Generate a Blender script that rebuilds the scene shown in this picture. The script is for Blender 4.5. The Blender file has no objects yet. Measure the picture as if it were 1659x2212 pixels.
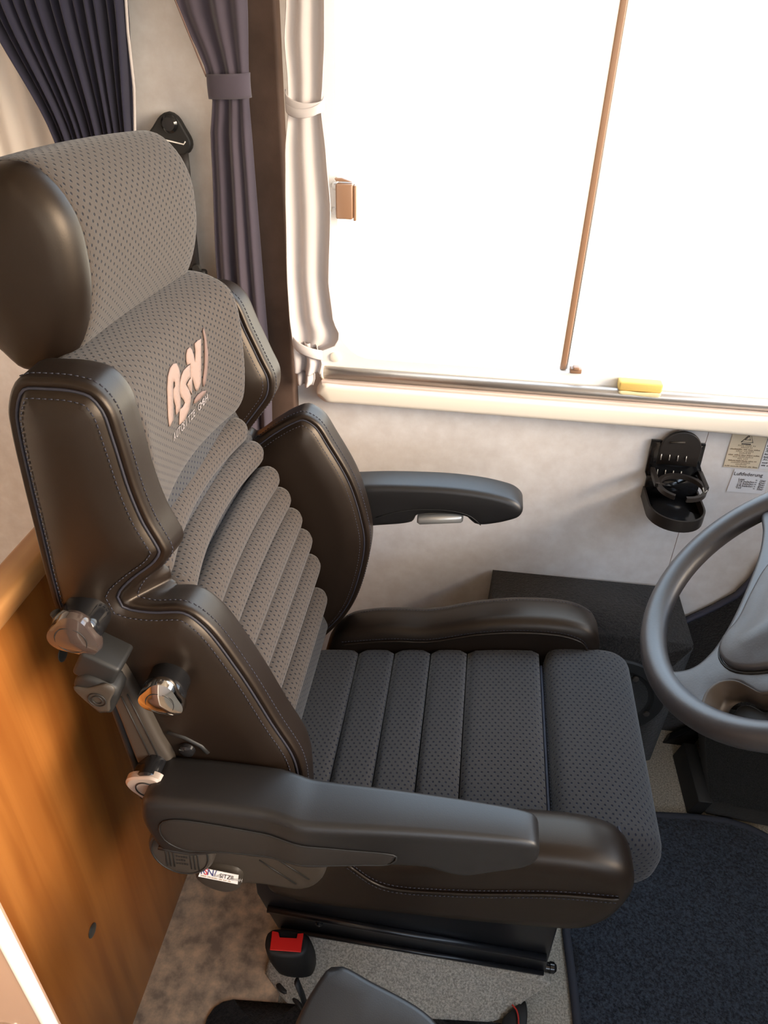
import bpy, bmesh, math, random
import numpy as np
from mathutils import Vector, Matrix
from mathutils.geometry import delaunay_2d_cdt
from mathutils.bvhtree import BVHTree

# ------------------------------------------------------------------ camera, world, light, exposure
SC = bpy.context.scene
COL = SC.collection
IW, IH, FPX = 1659.0, 2212.0, 1620.0
CAM = Vector((0.0, 0.0, 1.33))
_p, _y, _r = math.radians(34.2), math.radians(6.85), math.radians(1.43)
FWD = Vector((-math.sin(_y) * math.cos(_p), math.cos(_y) * math.cos(_p), -math.sin(_p)))
_r0 = FWD.cross(Vector((0, 0, 1))).normalized()
_u0 = _r0.cross(FWD)
RGT = _r0 * math.cos(_r) + _u0 * math.sin(_r)
UPV = _u0 * math.cos(_r) - _r0 * math.sin(_r)
cd = bpy.data.cameras.new('camera')
cam = bpy.data.objects.new('camera', cd)
COL.objects.link(cam)
cam.matrix_world = Matrix(((RGT.x, UPV.x, -FWD.x, CAM.x), (RGT.y, UPV.y, -FWD.y, CAM.y), (RGT.z, UPV.z, -FWD.z, CAM.z), (0, 0, 0, 1)))
cd.sensor_fit = 'VERTICAL'
cd.sensor_height = 24.0
cd.lens = FPX / IH * 24.0
cd.clip_start = 0.02
SC.camera = cam

wd = bpy.data.worlds.new('daylight')
SC.world = wd
wd.use_nodes = True
_bg = wd.node_tree.nodes['Background']
_tc = wd.node_tree.nodes.new('ShaderNodeTexCoord')
_sx = wd.node_tree.nodes.new('ShaderNodeSeparateXYZ')
_cr = wd.node_tree.nodes.new('ShaderNodeValToRGB')
wd.node_tree.links.new(_tc.outputs['Generated'], _sx.inputs[0])
wd.node_tree.links.new(_sx.outputs['Z'], _cr.inputs[0])
_cr.color_ramp.elements[0].position = 0.0
_cr.color_ramp.elements[0].color = (1.0, 0.90, 0.76, 1)
_cr.color_ramp.elements[1].position = 0.30
_cr.color_ramp.elements[1].color = (0.64, 0.79, 1.0, 1)
wd.node_tree.links.new(_cr.outputs[0], _bg.inputs[0])
_bg.inputs[1].default_value = 4.6

def area(name, loc, rot, sx, sy, power, color):
    l = bpy.data.lights.new(name, 'AREA')
    l.shape = 'RECTANGLE'; l.size = sx; l.size_y = sy; l.energy = power; l.color = color
    o = bpy.data.objects.new(name, l); COL.objects.link(o)
    o.location = loc; o.rotation_euler = rot
    return o
def sunlight(name, az, el, strength, angle, color):
    l = bpy.data.lights.new(name, 'SUN')
    l.energy = strength; l.angle = math.radians(angle); l.color = color
    o = bpy.data.objects.new(name, l); COL.objects.link(o)
    d = Vector((math.cos(math.radians(el)) * math.cos(math.radians(az)), math.cos(math.radians(el)) * math.sin(math.radians(az)), math.sin(math.radians(el))))
    o.rotation_euler = d.to_track_quat('Z', 'Y').to_euler()
    return o
# low hazy sun in front of the windscreen, a little to the passenger side
sunlight('sun', -22, 18, 7.0, 34, (1.0, 0.79, 0.56))
# the ceiling lamp of the living area behind the camera
area('ceiling_lamp', (-0.75, -0.75, 2.08), (0, 0, 0), 0.35, 0.35, 1.5, (1.0, 0.80, 0.58))

SC.view_settings.view_transform = 'Standard'
SC.view_settings.look = 'None'
SC.view_settings.exposure = 0.25
SC.view_settings.gamma = 1.0
SC.view_settings.use_curve_mapping = False

# ------------------------------------------------------------------ helpers
def at(px, py, **k):
    """point of the place seen at a pixel, at a known depth plane x=, y= or z="""
    (a, v), = k.items()
    d = FWD * FPX + RGT * (px - IW / 2) + UPV * (IH / 2 - py)
    i = 'xyz'.index(a)
    return CAM + d * ((v - CAM[i]) / d[i])

def ray(px, py):
    return (FWD * FPX + RGT * (px - IW / 2) + UPV * (IH / 2 - py)).normalized()

def tag(o, label=None, cat=None, group=None, kind=None):
    if label: o['label'] = label
    if cat: o['category'] = cat
    if group: o['group'] = group
    if kind: o['kind'] = kind
    return o

def thing(name, label, cat, loc=(0, 0, 0), group=None):
    o = bpy.data.objects.new(name, None)
    o.empty_display_size = 0.05
    COL.objects.link(o)
    o.location = loc
    return tag(o, label, cat, group)

def link(name, me, m, parent=None, smooth=True):
    o = bpy.data.objects.new(name, me)
    COL.objects.link(o)
    if m is not None: me.materials.append(m)
    if smooth:
        me.polygons.foreach_set('use_smooth', [True] * len(me.polygons))
    if parent is not None:
        o.parent = parent
        off = Vector((0, 0, 0)); q = parent
        while q is not None:
            off += Vector(q.location); q = q.parent
        o.location = -off if parent.location.length or parent.parent else Vector((0, 0, 0))
    return o

def mesh_of(verts, faces, uvs=None, name='mesh'):
    me = bpy.data.meshes.new(name)
    me.from_pydata([tuple(v) for v in verts], [], faces)
    if uvs is not None:
        ul = me.uv_layers.new(name='UVMap')
        flat = []
        for u in uvs: flat += [u[0], u[1]]
        ul.data.foreach_set('uv', flat)
    me.update()
    return me

def fix_normals(me):
    bm = bmesh.new(); bm.from_mesh(me)
    bmesh.ops.recalc_face_normals(bm, faces=bm.faces)
    bm.to_mesh(me); bm.free()

def curve_pts(ctrl, step=0.01, closed=True):
    """dense smooth line through control points (2D or 3D)"""
    P = [np.array(c, float) for c in ctrl]
    n = len(P); out = []
    rng = range(n) if closed else range(n - 1)
    for i in rng:
        p1, p2 = P[i], P[(i + 1) % n]
        p0 = P[(i - 1) % n] if (closed or i > 0) else p1 + (p1 - p2)
        p3 = P[(i + 2) % n] if (closed or i + 2 < n) else p2 + (p2 - p1)
        d = [max(np.linalg.norm(b - a), 1e-6) ** 0.5 for a, b in ((p0, p1), (p1, p2), (p2, p3))]
        t0 = 0; t1 = d[0]; t2 = t1 + d[1]; t3 = t2 + d[2]
        m = max(1, int(round(np.linalg.norm(p2 - p1) / step)))
        for k in range(m):
            t = t1 + (t2 - t1) * k / m
            a1 = (t1 - t) / (t1 - t0) * p0 + (t - t0) / (t1 - t0) * p1
            a2 = (t2 - t) / (t2 - t1) * p1 + (t - t1) / (t2 - t1) * p2
            a3 = (t3 - t) / (t3 - t2) * p2 + (t - t2) / (t3 - t2) * p3
            b1 = (t2 - t) / (t2 - t0) * a1 + (t - t0) / (t2 - t0) * a2
            b2 = (t3 - t) / (t3 - t1) * a2 + (t - t1) / (t3 - t1) * a3
            out.append((t2 - t) / (t2 - t1) * b1 + (t - t1) / (t2 - t1) * b2)
    if not closed: out.append(P[-1])
    return out

def seg_dist(pts, B):
    A = np.asarray(B); C = np.roll(A, -1, axis=0); D = C - A
    L2 = np.maximum((D ** 2).sum(1), 1e-12)
    p = np.asarray(pts)[:, None, :]
    t = np.clip(((p - A) * D).sum(2) / L2, 0, 1)
    return np.sqrt((((A + t[..., None] * D) - p) ** 2).sum(2)).min(1)

def inside(pts, B):
    B = np.asarray(B); C = np.roll(B, -1, axis=0)
    p = np.asarray(pts); x = p[:, 0][:, None]; y = p[:, 1][:, None]
    c = ((B[:, 1] > y) != (C[:, 1] > y)) & (x < (C[:, 0] - B[:, 0]) * (y - B[:, 1]) / (C[:, 1] - B[:, 1] + 1e-15) + B[:, 0])
    return c.sum(1) % 2 == 1

def fill2d(B, res, rings=()):
    """triangles inside an outline, with points on offset rings and a grid"""
    B = np.asarray(B); area2 = np.sum(B[:, 0] * np.roll(B[:, 1], -1) - np.roll(B[:, 0], -1) * B[:, 1])
    T = np.roll(B, -1, axis=0) - np.roll(B, 1, axis=0)
    T /= np.maximum(np.linalg.norm(T, axis=1), 1e-9)[:, None]
    N = np.stack([-T[:, 1], T[:, 0]], 1) * (1 if area2 > 0 else -1)
    extra = []; last = 0
    for r in rings:
        q = B + N * r
        ok = inside(q, B) & (seg_dist(q, B) > r * 0.97)
        extra.append(q[ok]); last = r
    lo, hi = B.min(0), B.max(0)
    gx, gy = np.meshgrid(np.arange(lo[0], hi[0], res), np.arange(lo[1], hi[1], res))
    g = np.stack([gx.ravel(), gy.ravel()], 1)
    g[:, 0] += (np.round((g[:, 1] - lo[1]) / res) % 2) * res * 0.5
    if len(g):
        g = g[inside(g, B)]
        if len(g): g = g[seg_dist(g, B) > last + res * 0.55]; extra.append(g)
    P = np.concatenate([B] + [e for e in extra if len(e)])
    n = len(B)
    r = delaunay_2d_cdt([Vector(p) for p in P], [(i, (i + 1) % n) for i in range(n)], [], 1, 1e-7)
    V = np.array([tuple(v) for v in r[0]]); F = [tuple(f) for f in r[2]]
    m = {}
    for o, ids in enumerate(r[3]):
        for i in ids: m[i] = o
    cen = np.array([V[list(f)].mean(0) for f in F])
    keep = inside(cen, B)
    F = [f for f, k in zip(F, keep) if k]
    return V, F, [m[i] for i in range(n)], area2 > 0

def slab(name, ctrl, w0, w1, rad, m, parent=None, mp=None, rad1=None, dome0=0.0, dome1=0.0, dome_r=0.05, res=0.014, step=0.008, smooth_line=True, cap_uv=True, wdiv=1, groove=None, groove1=None):
    """a soft slab: an outline in (u,v), thickness from w0 to w1, rounded rims, domed faces"""
    if mp is None: mp = lambda u, v, w: (u, w, v)
    rad1 = rad if rad1 is None else rad1
    B = np.array(curve_pts(ctrl, step)) if smooth_line else np.array(ctrl, float)
    R = max(rad, rad1, 1e-4)
    rings = [R * k for k in (0.07, 0.25, 0.55, 1.0)]
    if groove or groove1:
        gd, gh, gw = groove or groove1
        rings = sorted([0.0008, 0.0025] + [gd - 1.5 * gw, gd - 0.6 * gw, gd, gd + 0.6 * gw, gd + 1.5 * gw, gd + 3 * gw])
    V, F, bi, ccw = fill2d(B, res, rings)
    d = seg_dist(V, B)
    def prof(r): return r - np.sqrt(np.maximum(r * r - (r - np.minimum(d, r)) ** 2, 0)) if r > 0 else d * 0
    s = np.clip(d / dome_r, 0, 1); s = s * s * (3 - 2 * s)
    z0 = w0 + prof(rad) - dome0 * s
    z1 = w1 - prof(rad1) + dome1 * s
    if groove: z0 = z0 + groove[1] * np.exp(-((d - groove[0]) / groove[2]) ** 2)
    if groove1: z1 = z1 - groove1[1] * np.exp(-((d - groove1[0]) / groove1[2]) ** 2)
    # cap UVs follow the rounded rim outwards so the cloth pattern does not stretch
    near = np.argmin(((V[:, None, :] - B[None]) ** 2).sum(2), axis=1)
    out = B[near] - V; ln_ = np.linalg.norm(out, axis=1); cen_ = B.mean(0)
    Tn = np.roll(B, -1, axis=0) - np.roll(B, 1, axis=0); Tn /= np.maximum(np.linalg.norm(Tn, axis=1), 1e-9)[:, None]
    No = np.stack([Tn[:, 1], -Tn[:, 0]], 1) * (1 if ccw else -1)
    q_ = np.maximum(R - np.minimum(d, R), 0)
    UVc = V + No[near] * (R * np.arcsin(np.clip(q_ / R, 0, 1)) - q_)[:, None]
    verts, faces, uvs = [], [], []
    n = len(V)
    for (u, v), z in zip(V, z0): verts.append(mp(u, v, z))
    for (u, v), z in zip(V, z1): verts.append(mp(u, v, z))
    for f in F:
        faces.append(f if not ccw else f[::-1]); uvs += [tuple(UVc[i]) for i in faces[-1]]
        g = f[::-1] if not ccw else f
        faces.append(tuple(i + n for i in g)); uvs += [tuple(UVc[i]) for i in g]
    L = np.concatenate([[0], np.cumsum(np.linalg.norm(np.roll(B, -1, axis=0) - B, axis=1))])
    nb = len(bi)
    rows = [[i for i in bi]]
    for k in range(1, wdiv):
        base = len(verts)
        for i in bi: verts.append(mp(V[i][0], V[i][1], z0[i] + (z1[i] - z0[i]) * k / wdiv))
        rows.append(list(range(base, base + nb)))
    rows.append([i + n for i in bi])
    for k in range(wdiv):
        a, b = rows[k], rows[k + 1]
        for i in range(nb):
            j = (i + 1) % nb
            wa = w0 + rad + (w1 - rad1 - w0 - rad) * k / wdiv; wb = w0 + rad + (w1 - rad1 - w0 - rad) * (k + 1) / wdiv
            q = [a[i], a[j], b[j], b[i]]; t = [(L[i], wa), (L[i + 1], wa), (L[i + 1], wb), (L[i], wb)]
            if not ccw: q = q[::-1]; t = t[::-1]
            faces.append(tuple(q)); uvs += t
    me = mesh_of(verts, faces, uvs, name)
    fix_normals(me)
    return link(name, me, m, parent)

def tube(name, pts, r, m, parent=None, closed=False, seg=8, scale=None, flat=None, ref=None, capr=True):
    """round tube along 3D points; r may be a list; flat squashes the section"""
    P = [Vector(p) for p in pts]; n = len(P)
    rr = r if isinstance(r, (list, tuple)) else [r] * n
    verts, faces, uvs = [], [], []
    up = Vector(ref) if ref else None
    prevN = None; L = 0
    ln = [0]
    for i in range(1, n + 1): ln.append(ln[-1] + (P[i % n] - P[i - 1]).length)
    for i in range(n):
        a = P[(i - 1) % n] if (closed or i > 0) else P[i]
        b = P[(i + 1) % n] if (closed or i < n - 1) else P[i]
        T = (b - a).normalized()
        if up is not None: N = (up - T * up.dot(T)).normalized()
        elif prevN is None:
            q = Vector((0, 0, 1)) if abs(T.z) < 0.9 else Vector((1, 0, 0))
            N = (q - T * q.dot(T)).normalized()
        else: N = (prevN - T * prevN.dot(T)).normalized()
        prevN = N; Bn = T.cross(N)
        for k in range(seg):
            t = 2 * math.pi * k / seg
            verts.append(P[i] + N * (math.cos(t) * rr[i] * (flat or 1)) + Bn * (math.sin(t) * rr[i]))
    cnt = n if closed else n - 1
    for i in range(cnt):
        j = (i + 1) % n
        for k in range(seg):
            l = (k + 1) % seg
            faces.append((i * seg + k, i * seg + l, j * seg + l, j * seg + k))
            c = 2 * math.pi * rr[i] / seg
            uvs += [(ln[i], k * c), (ln[i], (k + 1) * c), (ln[i + 1], (k + 1) * c), (ln[i + 1], k * c)]
    if not closed and capr:
        for e, i in ((0, 0), (1, n - 1)):
            f = [i * seg + k for k in range(seg)]
            if e == 0: f = f[::-1]
            faces.append(tuple(f)); uvs += [(0, 0)] * seg
    me = mesh_of(verts, faces, uvs, name)
    fix_normals(me)
    return link(name, me, m, parent)

def box(name, lo, hi, m, parent=None, bev=0.003, seg=3, rot=None, piv=None, smooth=True):
    bm = bmesh.new()
    bmesh.ops.create_cube(bm, size=1.0)
    lo, hi = Vector(lo), Vector(hi)
    for v in bm.verts:
        v.co = Vector([(lo[i] + hi[i]) / 2 + v.co[i] * (hi[i] - lo[i]) for i in range(3)])
    if bev > 0:
        bmesh.ops.bevel(bm, geom=list(bm.edges), offset=bev, segments=seg, affect='EDGES', profile=0.5)
    if rot is not None:
        bmesh.ops.rotate(bm, verts=bm.verts, cent=piv or (lo + hi) / 2, matrix=rot)
    me = bpy.data.meshes.new(name); bm.to_mesh(me); bm.free()
    return link(name, me, m, parent, smooth)

def prism(name, pts, vec, m, parent=None, bev=0.0, seg=3, smooth=True):
    """flat outline of 3D points pushed along a vector, rims bevelled"""
    bm = bmesh.new()
    f = bm.faces.new([bm.verts.new(p) for p in pts])
    r = bmesh.ops.extrude_face_region(bm, geom=[f])
    bmesh.ops.translate(bm, verts=[g for g in r['geom'] if isinstance(g, bmesh.types.BMVert)], vec=vec)
    bmesh.ops.recalc_face_normals(bm, faces=bm.faces)
    if bev > 0:
        ed = [e for e in bm.edges if len(e.link_faces) == 2 and e.calc_face_angle(0) > 0.6]
        bmesh.ops.bevel(bm, geom=ed, offset=bev, segments=seg, affect='EDGES', profile=0.5, clamp_overlap=True)
    me = bpy.data.meshes.new(name); bm.to_mesh(me); bm.free()
    o = link(name, me, m, parent, False)
    if smooth: autosmooth(o)
    return o

def autosmooth(o, ang=40):
    me = o.data
    bm = bmesh.new(); bm.from_mesh(me)
    for f in bm.faces: f.smooth = True
    for e in bm.edges:
        e.smooth = not (len(e.link_faces) == 2 and e.calc_face_angle(0) > math.radians(ang))
    bm.to_mesh(me); bm.free()

def lathe(name, prof, cen, axis, m, parent=None, seg=40, lobes=None):
    """profile (radius, height) turned about an axis through cen; lobes scales the radius by angle"""
    A = Vector(axis).normalized()
    q = Vector((0, 0, 1)) if abs(A.z) < 0.9 else Vector((1, 0, 0))
    U = (q - A * q.dot(A)).normalized(); W = A.cross(U); c = Vector(cen)
    verts, faces = [], []
    for r, h in prof:
        for k in range(seg):
            t = 2 * math.pi * k / seg
            s = r * (lobes(t) if lobes else 1)
            verts.append(c + A * h + U * (math.cos(t) * s) + W * (math.sin(t) * s))
    for i in range(len(prof) - 1):
        for k in range(seg):
            l = (k + 1) % seg
            faces.append((i * seg + k, i * seg + l, (i + 1) * seg + l, (i + 1) * seg + k))
    faces.append(tuple(range(seg))[::-1]); faces.append(tuple((len(prof) - 1) * seg + k for k in range(seg)))
    me = mesh_of(verts, faces, None, name); fix_normals(me)
    o = link(name, me, m, parent, False); autosmooth(o, 35)
    return o

def stitches(name, paths, m, parent, gap=0.0052, ln=0.0034, r=0.0006):
    verts, faces = [], []
    for pts in paths:
        P = [Vector(p) for p in pts]; s = 0.0; nxt = 0.0
        for a, b in zip(P[:-1], P[1:]):
            d = (b - a).length
            if d < 1e-6: continue
            T = (b - a) / d
            q = Vector((0, 0, 1)) if abs(T.z) < 0.9 else Vector((1, 0, 0))
            N = T.cross(q).normalized(); M = T.cross(N)
            while nxt < s + d:
                c = a + T * (nxt - s); i = len(verts)
                for e in (-0.5, 0.5):
                    for x, y in ((1, 0), (0, 1), (-1, 0), (0, -1)):
                        verts.append(c + T * (e * ln) + N * (x * r) + M * (y * r))
                for k in range(4): faces.append((i + k, i + (k + 1) % 4, i + 4 + (k + 1) % 4, i + 4 + k))
                faces += [(i + 3, i + 2, i + 1, i), (i + 4, i + 5, i + 6, i + 7)]
                nxt += gap
            s += d
    o = link(name, mesh_of(verts, faces), m, parent)
    o['kind'] = 'stuff'
    return o

def grid_mesh(name, fn, nu, nv, m, parent=None, thick=0.0, closed_u=False):
    verts, faces, uvs = [], [], []
    for j in range(nv + 1):
        for i in range(nu + 1): verts.append(fn(i / nu, j / nv))
    for j in range(nv):
        for i in range(nu):
            a = j * (nu + 1) + i
            faces.append((a, a + 1, a + nu + 2, a + nu + 1))
            uvs += [(i / nu, j / nv), ((i + 1) / nu, j / nv), ((i + 1) / nu, (j + 1) / nv), (i / nu, (j + 1) / nv)]
    o = link(name, mesh_of(verts, faces, uvs, name), m, parent)
    if thick:
        s = o.modifiers.new('thickness', 'SOLIDIFY'); s.thickness = thick; s.offset = 0
    return o

def words(name, body, org, ux, uz, size, m, parent, align='LEFT', ext=0.0001, lift=0.0004):
    cu = bpy.data.curves.new(name, 'FONT')
    cu.body = body; cu.size = size; cu.align_x = align; cu.extrude = ext; cu.resolution_u = 3
    tmp = bpy.data.objects.new('letters', cu); COL.objects.link(tmp)
    me = bpy.data.meshes.new_from_object(tmp)
    bpy.data.objects.remove(tmp); bpy.data.curves.remove(cu)
    me.materials.clear(); me.materials.append(m)
    o = bpy.data.objects.new(name, me); COL.objects.link(o)
    X = Vector(ux).normalized(); Yv = Vector(uz); Yv = (Yv - X * Yv.dot(X)).normalized(); N = X.cross(Yv)
    p = Vector(org) + N * lift
    M = Matrix(((X.x, Yv.x, N.x, p.x), (X.y, Yv.y, N.y, p.y), (X.z, Yv.z, N.z, p.z), (0, 0, 0, 1)))
    if parent is not None:
        o.parent = parent
        off = Vector((0, 0, 0)); q = parent
        while q is not None: off += Vector(q.location); q = q.parent
        M = Matrix.Translation(-off) @ M
    o.matrix_local = M
    return o

def blurred_line(name, org, ux, uz, width, h, m, parent, seed, align='LEFT', lift=0.0003):
    """a line of print too small to read: word-long strokes"""
    rnd = random.Random(seed); X = Vector(ux).normalized(); Yv = Vector(uz); Yv = (Yv - X * Yv.dot(X)).normalized(); N = X.cross(Yv)
    x = -width / 2 if align == 'CENTER' else 0.0; end = x + width
    V, F = [], []
    while x < end - h * 0.5:
        w = min(rnd.uniform(1.6, 5.0) * h, end - x); k = x
        while k < x + w:
            c = rnd.uniform(0.55, 1.0) * h; i = len(V)
            for a, b in ((0, 0), (0.55 * h, 0), (0.55 * h, c), (0, c)): V.append(Vector(org) + X * (k + a) + Yv * b + N * lift)
            F.append((i, i + 1, i + 2, i + 3)); k += 0.78 * h
        x += w + 0.9 * h
    return link(name, mesh_of(V, F), m, parent, False)

# ------------------------------------------------------------------ materials
def mat(name, color, rough=0.5, metal=0.0, spec=0.5, bump=0.0, bscale=200.0, mottle=None, mscale=8.0, sheen=0.0, coat=0.0, detail=4.0):
    m = bpy.data.materials.new(name); m.use_nodes = True
    nt = m.node_tree; b = nt.nodes['Principled BSDF']
    b.inputs['Base Color'].default_value = (*color, 1)
    b.inputs['Roughness'].default_value = rough
    b.inputs['Metallic'].default_value = metal
    b.inputs['Specular IOR Level'].default_value = spec
    b.inputs['Sheen Weight'].default_value = sheen
    b.inputs['Coat Weight'].default_value = coat
    tc = nt.nodes.new('ShaderNodeTexCoord')
    if bump:
        no = nt.nodes.new('ShaderNodeTexNoise'); no.inputs['Scale'].default_value = bscale; no.inputs['Detail'].default_value = 3
        bu = nt.nodes.new('ShaderNodeBump'); bu.inputs['Strength'].default_value = bump; bu.inputs['Distance'].default_value = 0.0003
        nt.links.new(tc.outputs['Object'], no.inputs['Vector'])
        nt.links.new(no.outputs['Fac'], bu.inputs['Height']); nt.links.new(bu.outputs['Normal'], b.inputs['Normal'])
    if mottle:
        no = nt.nodes.new('ShaderNodeTexNoise'); no.inputs['Scale'].default_value = mscale; no.inputs['Detail'].default_value = detail
        no.inputs['Roughness'].default_value = 0.6
        rp = nt.nodes.new('ShaderNodeValToRGB')
        rp.color_ramp.elements[0].position = 0.36; rp.color_ramp.elements[1].position = 0.66
        rp.color_ramp.elements[0].color = (*mottle, 1); rp.color_ramp.elements[1].color = (*color, 1)
        nt.links.new(tc.outputs['Object'], no.inputs['Vector']); nt.links.new(no.outputs['Fac'], rp.inputs[0])
        nt.links.new(rp.outputs[0], b.inputs['Base Color'])
    return m

def fabric(name, base, dot, pu=0.0086, pv=0.0120, rad=0.17):
    """woven cloth with staggered small holes, laid out in metres on the UV map"""
    m = mat(name, base, 0.85, spec=0.2, sheen=0.15)
    nt = m.node_tree; b = nt.nodes['Principled BSDF']
    uv = nt.nodes.new('ShaderNodeUVMap'); uv.uv_map = 'UVMap'
    def vm(op, a, v):
        n = nt.nodes.new('ShaderNodeVectorMath'); n.operation = op
        nt.links.new(a, n.inputs[0])
        if v is not None: n.inputs[1].default_value = v
        return n
    sc = vm('MULTIPLY', uv.outputs[0], (1 / pu, 1 / pv, 0))
    ds = []
    for off in ((0, 0, 0), (0.5, 0.5, 0)):
        a = vm('ADD', sc.outputs[0], off); f = vm('FRACTION', a.outputs[0], None)
        s = vm('SUBTRACT', f.outputs[0], (0.5, 0.5, 0)); k = vm('MULTIPLY', s.outputs[0], (1.0, 1.15, 0))
        ds.append(vm('LENGTH', k.outputs[0], None))
    mn = nt.nodes.new('ShaderNodeMath'); mn.operation = 'MINIMUM'
    nt.links.new(ds[0].outputs['Value'], mn.inputs[0]); nt.links.new(ds[1].outputs['Value'], mn.inputs[1])
    mr = nt.nodes.new('ShaderNodeMapRange'); mr.inputs[1].default_value = rad * 0.75; mr.inputs[2].default_value = rad * 1.35
    nt.links.new(mn.outputs[0], mr.inputs[0])
    no = nt.nodes.new('ShaderNodeTexNoise'); no.inputs['Scale'].default_value = 900; no.inputs['Detail'].default_value = 2
    tc = nt.nodes.new('ShaderNodeTexCoord'); nt.links.new(tc.outputs['Object'], no.inputs['Vector'])
    rp = nt.nodes.new('ShaderNodeMix'); rp.data_type = 'RGBA'
    rp.inputs[6].default_value = (*[c * 0.72 for c in base], 1); rp.inputs[7].default_value = (*[c * 1.3 for c in base], 1)
    nt.links.new(no.outputs['Fac'], rp.inputs[0])
    mx = nt.nodes.new('ShaderNodeMix'); mx.data_type = 'RGBA'
    mx.inputs[6].default_value = (*dot, 1)
    nt.links.new(mr.outputs[0], mx.inputs[0]); nt.links.new(rp.outputs[2], mx.inputs[7])
    nt.links.new(mx.outputs[2], b.inputs['Base Color'])
    bu = nt.nodes.new('ShaderNodeBump'); bu.inputs['Strength'].default_value = 0.6; bu.inputs['Distance'].default_value = 0.0015
    nt.links.new(mr.outputs[0], bu.inputs['Height']); nt.links.new(bu.outputs['Normal'], b.inputs['Normal'])
    return m

def wood_mat(name, a, c, scale=(0.0, 1.0, 1.0)):
    m = mat(name, a, 0.38, spec=0.45, coat=0.15)
    nt = m.node_tree; b = nt.nodes['Principled BSDF']
    tc = nt.nodes.new('ShaderNodeTexCoord'); mp = nt.nodes.new('ShaderNodeMapping')
    mp.inputs['Scale'].default_value = scale
    no = nt.nodes.new('ShaderNodeTexNoise'); no.inputs['Scale'].default_value = 1.0; no.inputs['Detail'].default_value = 6; no.inputs['Distortion'].default_value = 0.9
    rp = nt.nodes.new('ShaderNodeValToRGB')
    rp.color_ramp.elements[0].position = 0.32; rp.color_ramp.elements[1].position = 0.68
    rp.color_ramp.elements[0].color = (*c, 1); rp.color_ramp.elements[1].color = (*a, 1)
    nt.links.new(tc.outputs['Object'], mp.inputs[0]); nt.links.new(mp.outputs[0], no.inputs['Vector'])
    nt.links.new(no.outputs['Fac'], rp.inputs[0]); nt.links.new(rp.outputs[0], b.inputs['Base Color'])
    return m

def carpet_mat(name, a, c, scale=420.0, bump=0.9):
    m = mat(name, a, 0.95, spec=0.1, sheen=0.2)
    nt = m.node_tree; b = nt.nodes['Principled BSDF']
    tc = nt.nodes.new('ShaderNodeTexCoord')
    no = nt.nodes.new('ShaderNodeTexNoise'); no.inputs['Scale'].default_value = scale; no.inputs['Detail'].default_value = 4; no.inputs['Roughness'].default_value = 0.75
    rp = nt.nodes.new('ShaderNodeValToRGB')
    rp.color_ramp.elements[0].position = 0.38; rp.color_ramp.elements[1].position = 0.66
    rp.color_ramp.elements[0].color = (*c, 1); rp.color_ramp.elements[1].color = (*a, 1)
    bu = nt.nodes.new('ShaderNodeBump'); bu.inputs['Strength'].default_value = bump; bu.inputs['Distance'].default_value = 0.004
    nt.links.new(tc.outputs['Object'], no.inputs['Vector'])
    nt.links.new(no.outputs['Fac'], rp.inputs[0]); nt.links.new(rp.outputs[0], b.inputs['Base Color'])
    nt.links.new(no.outputs['Fac'], bu.inputs['Height']); nt.links.new(bu.outputs['Normal'], b.inputs['Normal'])
    return m

LEATHER = mat('brown_black_leather', (0.0110, 0.0066, 0.0045), 0.40, spec=0.47, bump=0.16, bscale=650)
LEATHER.node_tree.nodes['Principled BSDF'].inputs['Specular Tint'].default_value = (1.0, 0.87, 0.74, 1)
SEAM = mat('dark_thread', (0.022, 0.022, 0.034), 0.6)
FABRIC = fabric('grey_brown_dotted_cloth', (0.062, 0.048, 0.039), (0.008, 0.007, 0.010), rad=0.14)
FABRIC2 = fabric('grey_dotted_cloth', (0.041, 0.0385, 0.0385), (0.007, 0.008, 0.018), rad=0.14)
PLASTIC = mat('textured_black_plastic', (0.0120, 0.0110, 0.0110), 0.42, spec=0.55, bump=0.2, bscale=900)
PLASTIC_G = mat('grey_brown_plastic', (0.050, 0.041, 0.033), 0.48, spec=0.4, bump=0.2, bscale=900)
PLASTIC_S = mat('side_plastic', (0.020, 0.017, 0.015), 0.5, spec=0.5, bump=0.12, bscale=900)
GLOSS = mat('gloss_black_plastic', (0.010, 0.010, 0.011), 0.14, spec=0.6)
BLACK = mat('matt_black', (0.012, 0.012, 0.012), 0.55)
BLACK_METAL = mat('black_painted_steel', (0.010, 0.010, 0.012), 0.28, spec=0.5)
CHROME = mat('chrome', (0.75, 0.72, 0.68), 0.10, metal=1.0)
SILVER = mat('silver_plastic', (0.62, 0.60, 0.56), 0.35, metal=0.6)
WALLM = mat('mottled_cream_wallboard', (0.89, 0.845, 0.81), 0.6, spec=0.3, mottle=(0.80, 0.74, 0.695), mscale=30, detail=7)
PILLAR = mat('brown_flocked_trim', (0.125, 0.083, 0.066), 0.9, spec=0.15, bump=0.5, bscale=700, mottle=(0.09, 0.060, 0.047), mscale=10)
CREAM = mat('cream_plastic', (0.90, 0.82, 0.70), 0.38, spec=0.4)
WHITEF = mat('white_frame_plastic', (0.92, 0.90, 0.86), 0.4)
ALU = mat('brushed_aluminium', (0.55, 0.52, 0.49), 0.38, metal=0.85)
WOODM = wood_mat('cherry_laminate', (0.40, 0.150, 0.032), (0.25, 0.076, 0.013), (2.0, 26.0, 1.3))
WOODT = wood_mat('cherry_trim', (0.58, 0.29, 0.105), (0.46, 0.20, 0.065), (40.0, 3.0, 40.0))
NAVY = mat('navy_curtain_cloth', (0.026, 0.026, 0.048), 0.9, spec=0.15, sheen=0.3, bump=0.3, bscale=900)
MAUVE = mat('grey_mauve_curtain_cloth', (0.075, 0.062, 0.082), 0.9, spec=0.15, sheen=0.3, bump=0.3, bscale=900)
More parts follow.
